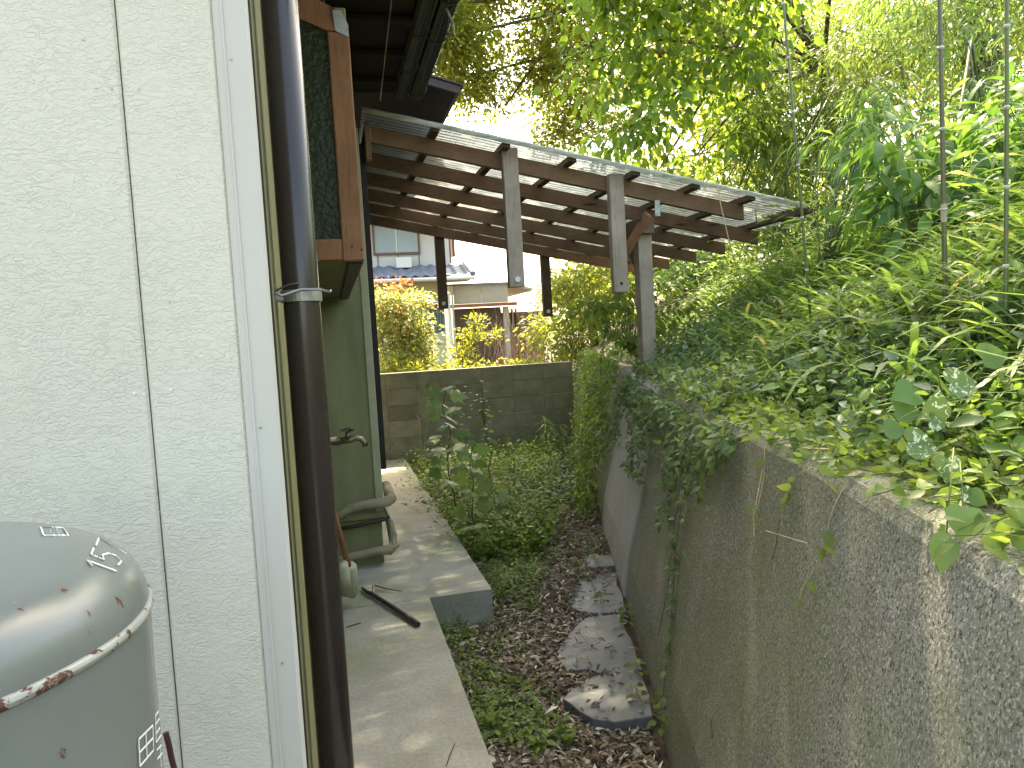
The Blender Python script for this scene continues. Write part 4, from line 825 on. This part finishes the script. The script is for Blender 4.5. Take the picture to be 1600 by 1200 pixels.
# vines hanging down the wall face
def wallpt(s, z, off=.008):
    u = np.interp(z, [-.25, .25, .5, .8, 1.08, 1.245, 1.28], [0, .06, .12, .185, .25, .292, .32]); X, Y = xy(s, u-off); return np.array([X, Y, z])
def hang(s, z0, z1, ds, leaves, size, mat, label, grp='vines hanging down the retaining wall', r=.0015, off=.01):
    t = empty('hanging_vine', wallpt(s, z0), label, 'vine', grp); pts = []; 
    for q in np.linspace(0, 1, 9): pts.append(wallpt(s+ds*q+.03*math.sin(q*5+s*9), z0+(z1-z0)*q, off+.008*math.sin(q*9+s*7)+.008))
    pts = [np.array([*xy(s, .44), WT+.02])]+pts; MB().tube(pts, r, 5, False).build('stem', M['straw'] if mat == 'weed' else M['darkstem'], t, smooth=True)
    P_ = []; D_ = []
    for i in range(leaves): q = R.uniform(.05, 1); k = 1+q*8; i0 = min(8, int(k)); P_.append(pts[i0]+(pts[min(9, i0+1)]-pts[i0])*(k-i0)); D_.append([-.6+R.normal(0, .5), -.3+R.normal(0, .6), -.4+R.normal(0, .3)])
    leaf_mesh('leaves', P_, D_, np.array([-.8, -.5, .5])+jit(leaves, .3), R.uniform(.6, 1.2, leaves)*size, T_OVA, L[mat], t)
def s_at(px, py, z):
    p = onZ(px, py, z); return su(p[0], p[1])[0]
for px, py0, z0, z1, ds, n_, sz, mt_, lb in [
    (1075, 660, 1.22, .15, -.35, 70, .04, 'ivy', 'thick dark ivy strand running down the wall beside the pale section'),
    (1100, 660, 1.22, .3, -.05, 7, .03, 'ivy', 'bare thin strand hanging straight right of the thick ivy strand'),
    (1110, 650, 1.25, .8, -.1, 6, .03, 'weed', 'short yellow runner right of the bare thin strand'),
    (1045, 650, 1.22, .75, -.12, 40, .04, 'ivy', 'leafy short strand over the pale wall section'),
    (1270, 700, 1.26, .95, -.08, 7, .032, 'weed', 'yellow-green runner below the dry bamboo stick'),
    (1330, 730, 1.26, 1.1, .06, 7, .035, 'weed', 'little sprig with bright leaves right of the runner under the stick'),
    (1390, 760, 1.26, .98, .02, 5, .035, 'weed', 'small two-leaf strand between the bright sprig and the heart leaves')]:
    hang(s_at(px, py0, z0), z0, z1, ds, n_, sz, mt_, lb)
stalk([wallpt(s_at(1260, 730, 1.2), 1.2), wallpt(s_at(1300, 790, 1.1), 1.08, .03), wallpt(s_at(1370, 820, 1.05), 1.03, .03), wallpt(s_at(1450, 830, 1.05), 1.07, .03), wallpt(s_at(1560, 850, 1.1), 1.12, .03)], .0016, M['straw'], 'thin bare runner sweeping sideways across the rough wall', 'bare_runner', 'vine')
# ivy curtain draped over the wall top and the far stretch of wall
n = 3000; s = R.uniform(-.2, 3.4, n); dn = R.exponential(.09, n)*(1+.8*np.sin(s*4)); dn = np.clip(dn*np.where(s > .6, 1.5, .6), 0, .5)
P_ = np.array([wallpt(a, WT-.02-b, .03+R.uniform(0, .05)) for a, b in zip(s, dn)]); leaf_mesh('ivy_curtain', P_, jit(n, .5)+[-.5, -.2, -.5], jit(n, .3)+[-.7, -.4, .6], R.uniform(.025, .05, n), T_OVA, L['ivy'], kind='stuff')
n = 2200; s = R.uniform(.3, 3.2, n); X_, Y_ = xy(s, R.uniform(.28, .75, n)); P_ = np.c_[X_, Y_, WT+R.uniform(0, .12, n)]; leaf_mesh('wall_top_ivy', P_, jit(n, .6)+[-.4, -.2, 0], jit(n, .4)+UP, R.uniform(.03, .06, n), T_OVA, L['ivy'], kind='stuff')
n = 10000; s = 3.45+R.uniform(0, 1, n)**.9*5; z = R.uniform(0, 1.4, n)**1.0; s = s+np.clip(.35-z*.35, 0, 1)*R.uniform(0, 1, n); 
P_ = np.array([wallpt(a, min(b, 1.28), .03+R.uniform(0, .12)+.07*(1+math.sin(a*3+b*4)*math.sin(a*7-b*3))+.02*math.sin(a*19+b*13)) for a, b in zip(s, z)]); P_[:, 2] = z
leaf_mesh('creeper_on_wall', P_, jit(n, .5)+[-.6, -.3, -.6], jit(n, .35)+[-.7, -.4, .5], R.uniform(.03, .06, n), T_OVA, L['weed'], kind='stuff')
k_ = R.permutation(len(P_))[:1600]; leaf_mesh('dry_creeper', P_[k_]+jit(1600, .03), jit(1600), jit(1600), .07, T_LAN, L['litter'], kind='stuff')
# drooping dark-leaved shrub above the pale section
shrub('drooping_shrub', 'dark-leaved shrub drooping over the wall beside the standing post', 'shrub', onY(985, 545, 6.6), [PB(945, 480, 6.6, (.18, .3, .12)), PB(985, 520, 6.5, (.22, .3, .16)), PB(975, 470, 6.7, (.2, .3, .12)), PB(1040, 490, 6.6, (.22, .3, .12))], 'weed', T_OVA, 300, 12, .085, .09, .9)
shrub('bank_shrub', 'yellow-green shrub seen under the right end of the lean-to', 'shrub', onY(1075, 450, 8.8), [PB(1070, 420, 8.8, (.3, .4, .18)), PB(1110, 400, 9, (.3, .4, .2)), PB(1040, 440, 8.6, (.3, .3, .15))], 'sasa', T_OVA, 300, 14, .09, .1, .4)
shrub('bank_shrub', 'light shrub between the far hanging post and the right near one', 'shrub', onY(900, 560, 11), [PB(880, 450, 11, (.45, .5, .35)), PB(920, 480, 10.5, (.45, .5, .35)), PB(850, 520, 11.5, (.22, .4, .3)), PB(890, 530, 10.5, (.4, .4, .35)), PB(930, 430, 11, (.5, .5, .3))], 'maple', T_OVA, 330, 16, .085, .12, .4)
tree('evergreen_tree', 'rounded mid-green tree behind the block wall, right of the white sky gap', 'tree', (5.6, 15.5, .8), [(5.5, 15.5, 2.5)], .12, [PB(880, 450, 15, (.4, .6, .4)), PB(940, 400, 15.5, (.7, .8, .5)), PB(990, 400, 15, (.9, .9, .7)), PB(930, 480, 15, (.8, .8, .6)), PB(1040, 400, 15, (.9, 1, .6))], dict(dens=160, per=22, spread=.16, size=.1, droop=.3, shell=.2), L['lime'], T_DIA, twigs=40)

# garden beyond the block wall
PH = shrub('photinia_bush', 'tall rounded bush with red young leaves at its top, beyond the block wall', 'bush', (1.1, 11.2, .1), [PB(625, 500, 11, (.42, .5, .38)), PB(625, 555, 11, (.45, .5, .36)), PB(650, 535, 11, (.24, .4, .36)), PB(600, 475, 11, (.3, .4, .25)), PB(652, 470, 11, (.16, .3, .10))], 'photinia', T_OVA, 620, 18, .07, .09, .3, stemr=.015)
pr = clusters([PB(600, 447, 10.9, (.25, .3, .1)), PB(628, 452, 10.9, (.3, .3, .08)), PB(615, 500, 10.65, (.3, .1, .3))], 150, 9, .06, .07, droop=-.5); leaf_mesh('young_leaves', *pr[:4], T_OVA, L['red'], PH)
shrub('golden_shrub', 'small pale yellow-green shrub standing free in front of the lattice screen', 'shrub', (2.15, 11, .1), [PB(735, 525, 11, (.2, .3, .10)), PB(745, 506, 11, (.09, .2, .10)), PB(722, 550, 11, (.22, .3, .12)), PB(765, 525, 11, (.10, .2, .08))], 'hedge', T_OVA, 700, 14, .06, .06, -.3)
hb = [PB(px, 578+R.normal(0, 5), 10.3, (.3, .3, .13)) for px in range(600, 900, 28)]
shrub('low_hedge', 'low bright yellow-green hedge along the back of the block wall', 'hedge', (1.9, 10.3, .1), hb, 'hedge', T_OVA, 330, 14, .07, .08, -.2)
t = empty('dry_bush', (3.3, 12.5, .1), 'leafless pinkish bush of bare twigs beyond the block wall', 'bush'); m = MB()
for k in range(90):
    a = np.array([3.3+R.normal(0, .45), 12.5+R.normal(0, .2), .9]); b = a+[R.normal(0, .22), R.normal(0, .15), R.uniform(.6, 1.25)]; m.tube([a, (a+b)/2+R.normal(0, .04, 3), b], [.012, .008, .003], 4, False)
tag(m.build('twigs', M['twig'], t), kind='stuff')

# ------------------------------------------------------------ yard floor: litter, weeds, plants
def yard(n, y0, y1, xa=.45, pw=1.0):
    Y = y0+(y1-y0)*R.uniform(0, 1, n)**pw; xl = np.where(Y < 4.17, .46, .84); xr_ = F0[0]+(Y-F0[1])*.294-.03; X = xl+(xr_-xl)*R.uniform(0, 1, n); return np.c_[X, Y, groundz(X, Y)+.008]
def offstones(B, keep=.025):
    m_ = np.zeros(len(B), bool)
    for pl, _ in STN:
        q = np.array([onZ(x, y, .05)[:2] for x, y in pl]); ins = np.zeros(len(B), bool); j = len(q)-1
        for i in range(len(q)):
            c_ = ((q[i, 1] > B[:, 1]) != (q[j, 1] > B[:, 1])) & (B[:, 0] < (q[j, 0]-q[i, 0])*(B[:, 1]-q[i, 1])/(q[j, 1]-q[i, 1]+1e-12)+q[i, 0]); ins ^= c_; j = i
        m_ |= ins
    k = ~m_ | (R.uniform(0, 1, len(B)) < keep); B = B.copy(); B[m_, 2] = .045; return B[k]
B = yard(26000, 1.8, 9.3, pw=1.25); B[:, 2] += R.uniform(0, .035, len(B)); B = offstones(B); n = len(B)
leaf_mesh('leaf_litter', B, jit(n)*[1, 1, .25], UP+jit(n, .55), R.uniform(.014, .05, n), T_CURL, L['litter'], kind='stuff')
B = yard(5000, 1.8, 6, pw=1.2); B[:, 2] += R.uniform(.0, .04, len(B)); B = offstones(B, .06); n = len(B); leaf_mesh('fallen_bamboo_leaves', B, jit(n)*[1, 1, .15], UP+jit(n, .4), R.uniform(.04, .09, n), T_LAN, L['litter'], kind='stuff')
n = 420; B = yard(n, 1.9, 7.5); m = MB()
for p in B: d = nrm(R.normal(0, 1, 3)*[1, 1, .12]); l = R.uniform(.04, .2); m.tube([p+[0, 0, .02], p+d*l*.5+[0, 0, .03+R.uniform(0, .01)], p+d*l+[0, 0, .02]], R.uniform(.0012, .003), 4, False)
tag(m.build('fallen_twigs', M['twig']), kind='stuff')
def cover(n, cond, h, k, size, mat, name, T=T_OVA, stem=.001, y=(2, 9.2), pw=1.0):
    B = yard(n*3, *y, pw=pw); B = B[cond(B)][:n]; a = sprigs(B, R.uniform(*h, len(B)), k, size, .45, stem=stem); leaf_mesh(name, *a[:4], T, L[mat], kind='stuff', extra=a[4])
path = lambda B: B[:, 0] - (F0[0]+(B[:, 1]-F0[1])*.294)          # distance left of the wall foot, negative
patch = lambda B, f, t: (np.sin(B[:, 0]*f+1)*np.sin(B[:, 1]*f*.8+2)+.3*np.sin(B[:, 0]*f*3)) > t
cover(1500, lambda B: (path(B) < -.5) & patch(B, 4, -.1) & (B[:, 1] > 3), (.03, .12), 6, .035, 'weed', 'low_weeds')
cover(500, lambda B: (path(B) < -.25) & (B[:, 1] < 3.3) & patch(B, 6, .05), (.03, .09), 6, .04, 'ivy', 'near_weeds')
cover(2300, lambda B: (path(B) < -.45) & (B[:, 1] > 5.2), (.10, .46), 9, .055, 'weed', 'yard_weeds', y=(5.2, 9.2))
cover(1100, lambda B: (B[:, 1] > 6.8), (.08, .3), 7, .06, 'blueivy', 'shade_weeds', y=(6.6, 9.2))
cover(350, lambda B: (path(B) < -.5) & (path(B) > -1.2), (.02, .07), 7, .05, 'fern', 'small_ferns', T=T_LAN, y=(3.6, 6.5))
B = yard(160, 4.5, 9); grassfan(B, 7, .16, 'sasa', 'yard_grass')
# individual yard plants
def tallweed(name, label, cat, base, top, k, size, mat, T, stemmat='darkstem', r=.006, droop=-.15, start=.3, grp=None, wob_=.02):
    base = np.array(base); top = np.array(top); t = empty(name, base, label, cat, grp); pts = [base+(top-base)*q+R.normal(0, wob_, 3)*[1, 1, 0]*(q > 0) for q in np.linspace(0, 1, 8)]
    MB().tube(pts, list(np.linspace(r, r*.35, 8)), 6).build('stem', M[stemmat], t, smooth=True); P_ = []; D_ = []; m = MB()
    for i in range(k):
        q = start+(1-start)*(i+.5)/k; kk = q*7; i0 = min(6, int(kk)); p = pts[i0]+(pts[i0+1]-pts[i0])*(kk-i0); az = i*2.4+R.normal(0, .3); d = np.array([math.cos(az), math.sin(az), .25]); pe = p+d*size*.6*R.uniform(.6, 1.1)*(1.1-q*.6)
        m.tube([p, pe], .0012, 3, False); P_.append(pe); D_.append(d*[1, 1, 0]+[0, 0, droop])
    leaf_mesh('leaves', P_, D_, UP+jit(k, .3)+[.1, -.9, 0], size*R.uniform(.7, 1.15, k), T, L[mat], t, extra=m); return t, pts
tallweed('sapling', 'tall thin sapling with lobed leaves rising in front of the block wall', 'sapling', onZ(712, 835, 0), onY(697, 602, 5.72), 24, .145, 'heart', T_LOB, start=.3, r=.007)
tallweed('sapling', 'shorter lobed-leaf weed at the outer edge of the concrete, right of the tall sapling', 'weed', onZ(742, 880, 0), onY(738, 700, 5.1), 14, .12, 'weed', T_LOB, start=.2)
tallweed('goldenrod', 'upright narrow-leaved plant against the right part of the block wall', 'weed', onZ(862, 735, .0), onY(850, 648, 7.9), 60, .12, 'sasa', T_LAN, 'stem', start=.12, droop=-.4)
tallweed('goldenrod', 'narrow-leaved plant just right of the upright one by the block wall', 'weed', onZ(882, 740, .0), onY(874, 662, 7.8), 40, .11, 'sasa', T_LAN, 'stem', start=.12, droop=-.4)
tf, pts = tallweed('fleabane', 'tall fleabane with tiny white flowers in front of the block wall', 'flower', onZ(770, 800, 0), onY(755, 640, 6.6), 46, .07, 'weed', T_OVA, 'stem', start=.15)
pf = np.array([onY(745+R.normal(0, 14), 632+R.normal(0, 14), 6.6) for _ in range(26)]); q = np.repeat(pf, 6, 0); az = np.tile(np.arange(6)*1.047, 26); mf = MB()
for p in pf: mf.tube([pts[-2], (pts[-1]+p)/2, p], .0012, 3, False)
mf.build('flower_stalks', M['stem'], tf); leaf_mesh('flowers', q, np.c_[np.cos(az), np.sin(az), np.full(len(az), .3)], np.tile(UP, (len(az), 1)), .018, T_OVA, L['flower'], tf)
tallweed('leafy_weed', 'bushy leafy weed in the middle of the yard left of the goldenrod', 'weed', onZ(800, 790, 0), onY(803, 690, 7.0), 50, .075, 'weed', T_OVA, 'stem', start=.1)
t = empty('dry_grass', onZ(660, 745, 0), 'dry pale grass stalk curving up left of the tall sapling', 'grass')
for pl in ([(658, 745), (657, 690), (655, 640), (654, 605)], [(660, 720), (664, 690), (668, 660), (676, 645)], [(655, 650), (660, 625), (664, 605)], [(652, 690), (650, 670), (655, 655)]):
    MB().tube([onY(a, b, 7.4) for a, b in pl], [.005, .004, .004, .002][:len(pl)], 5).build('stalk', M['straw'], t, smooth=True)
pl = [onY(a, b, 7.4) for a, b in ((654, 612), (664, 608), (660, 620), (676, 645), (655, 655), (668, 660))]; leaf_mesh('seed_heads', pl, jit(6)+UP, jit(6), .09, T_LAN, L['litter'], t)
for (px, py, qx, qy, Y, lb) in [(735, 790, 728, 690, 6.6, 'lobed-leaf weed just right of the tall sapling, about half its height'), (690, 770, 684, 700, 6.9, 'lobed-leaf weed at the outer edge of the concrete, left of the tall sapling'), (775, 850, 770, 775, 5.5, 'low lobed-leaf weed in the middle of the yard beyond the concrete step')]:
    tallweed('lobed_weed', lb, 'weed', onZ(px, py, 0), onY(qx, qy, Y), 14, .10, 'heart', T_LOB, 'stem', start=.15)
# leafy plants at the foot of the wall by the slates
for i, (px, py, h_, k, lb) in enumerate([(1008, 1110, .12, 9, 'seedling at the right corner of the nearest slate'), (1022, 1160, .14, 10, 'lowest seedling at the wall foot in front of the nearest slate'), (985, 985, .16, 16, 'leafy seedling at the wall foot beside the third slate'), (940, 950, .10, 6, 'small seedling growing over the second slate'), (1000, 1065, .12, 8, 'seedling between the two nearest slates at the wall foot')]):
    b = onZ(px, py, .01); tallweed('seedling', lb, 'seedling', b, b+np.array([R.normal(0, .02), 0, h_]), k, .045, 'weed', T_OVA, 'stem', r=.0015, start=.2, grp='seedlings beside the slates', wob_=.004)
for i, (px, py, lb) in enumerate([(760, 1150, 'leafy tuft beside the concrete at the bottom of the picture'), (850, 1165, 'low fresh green tuft at the bottom centre'), (820, 900, 'small fern-like tuft right of the concrete step')]):
    b = onZ(px, py, .0); a = sprigs(b+jit(26, .07)*[1, 1, 0], R.uniform(.05, .12, 26), 6, .045, .5, stem=.0012); t = empty('weed_tuft', b, lb, 'weed', 'weed tufts on the yard floor'); leaf_mesh('leaves', *a[:4], T_OVA, L['weed'], t, extra=a[4])
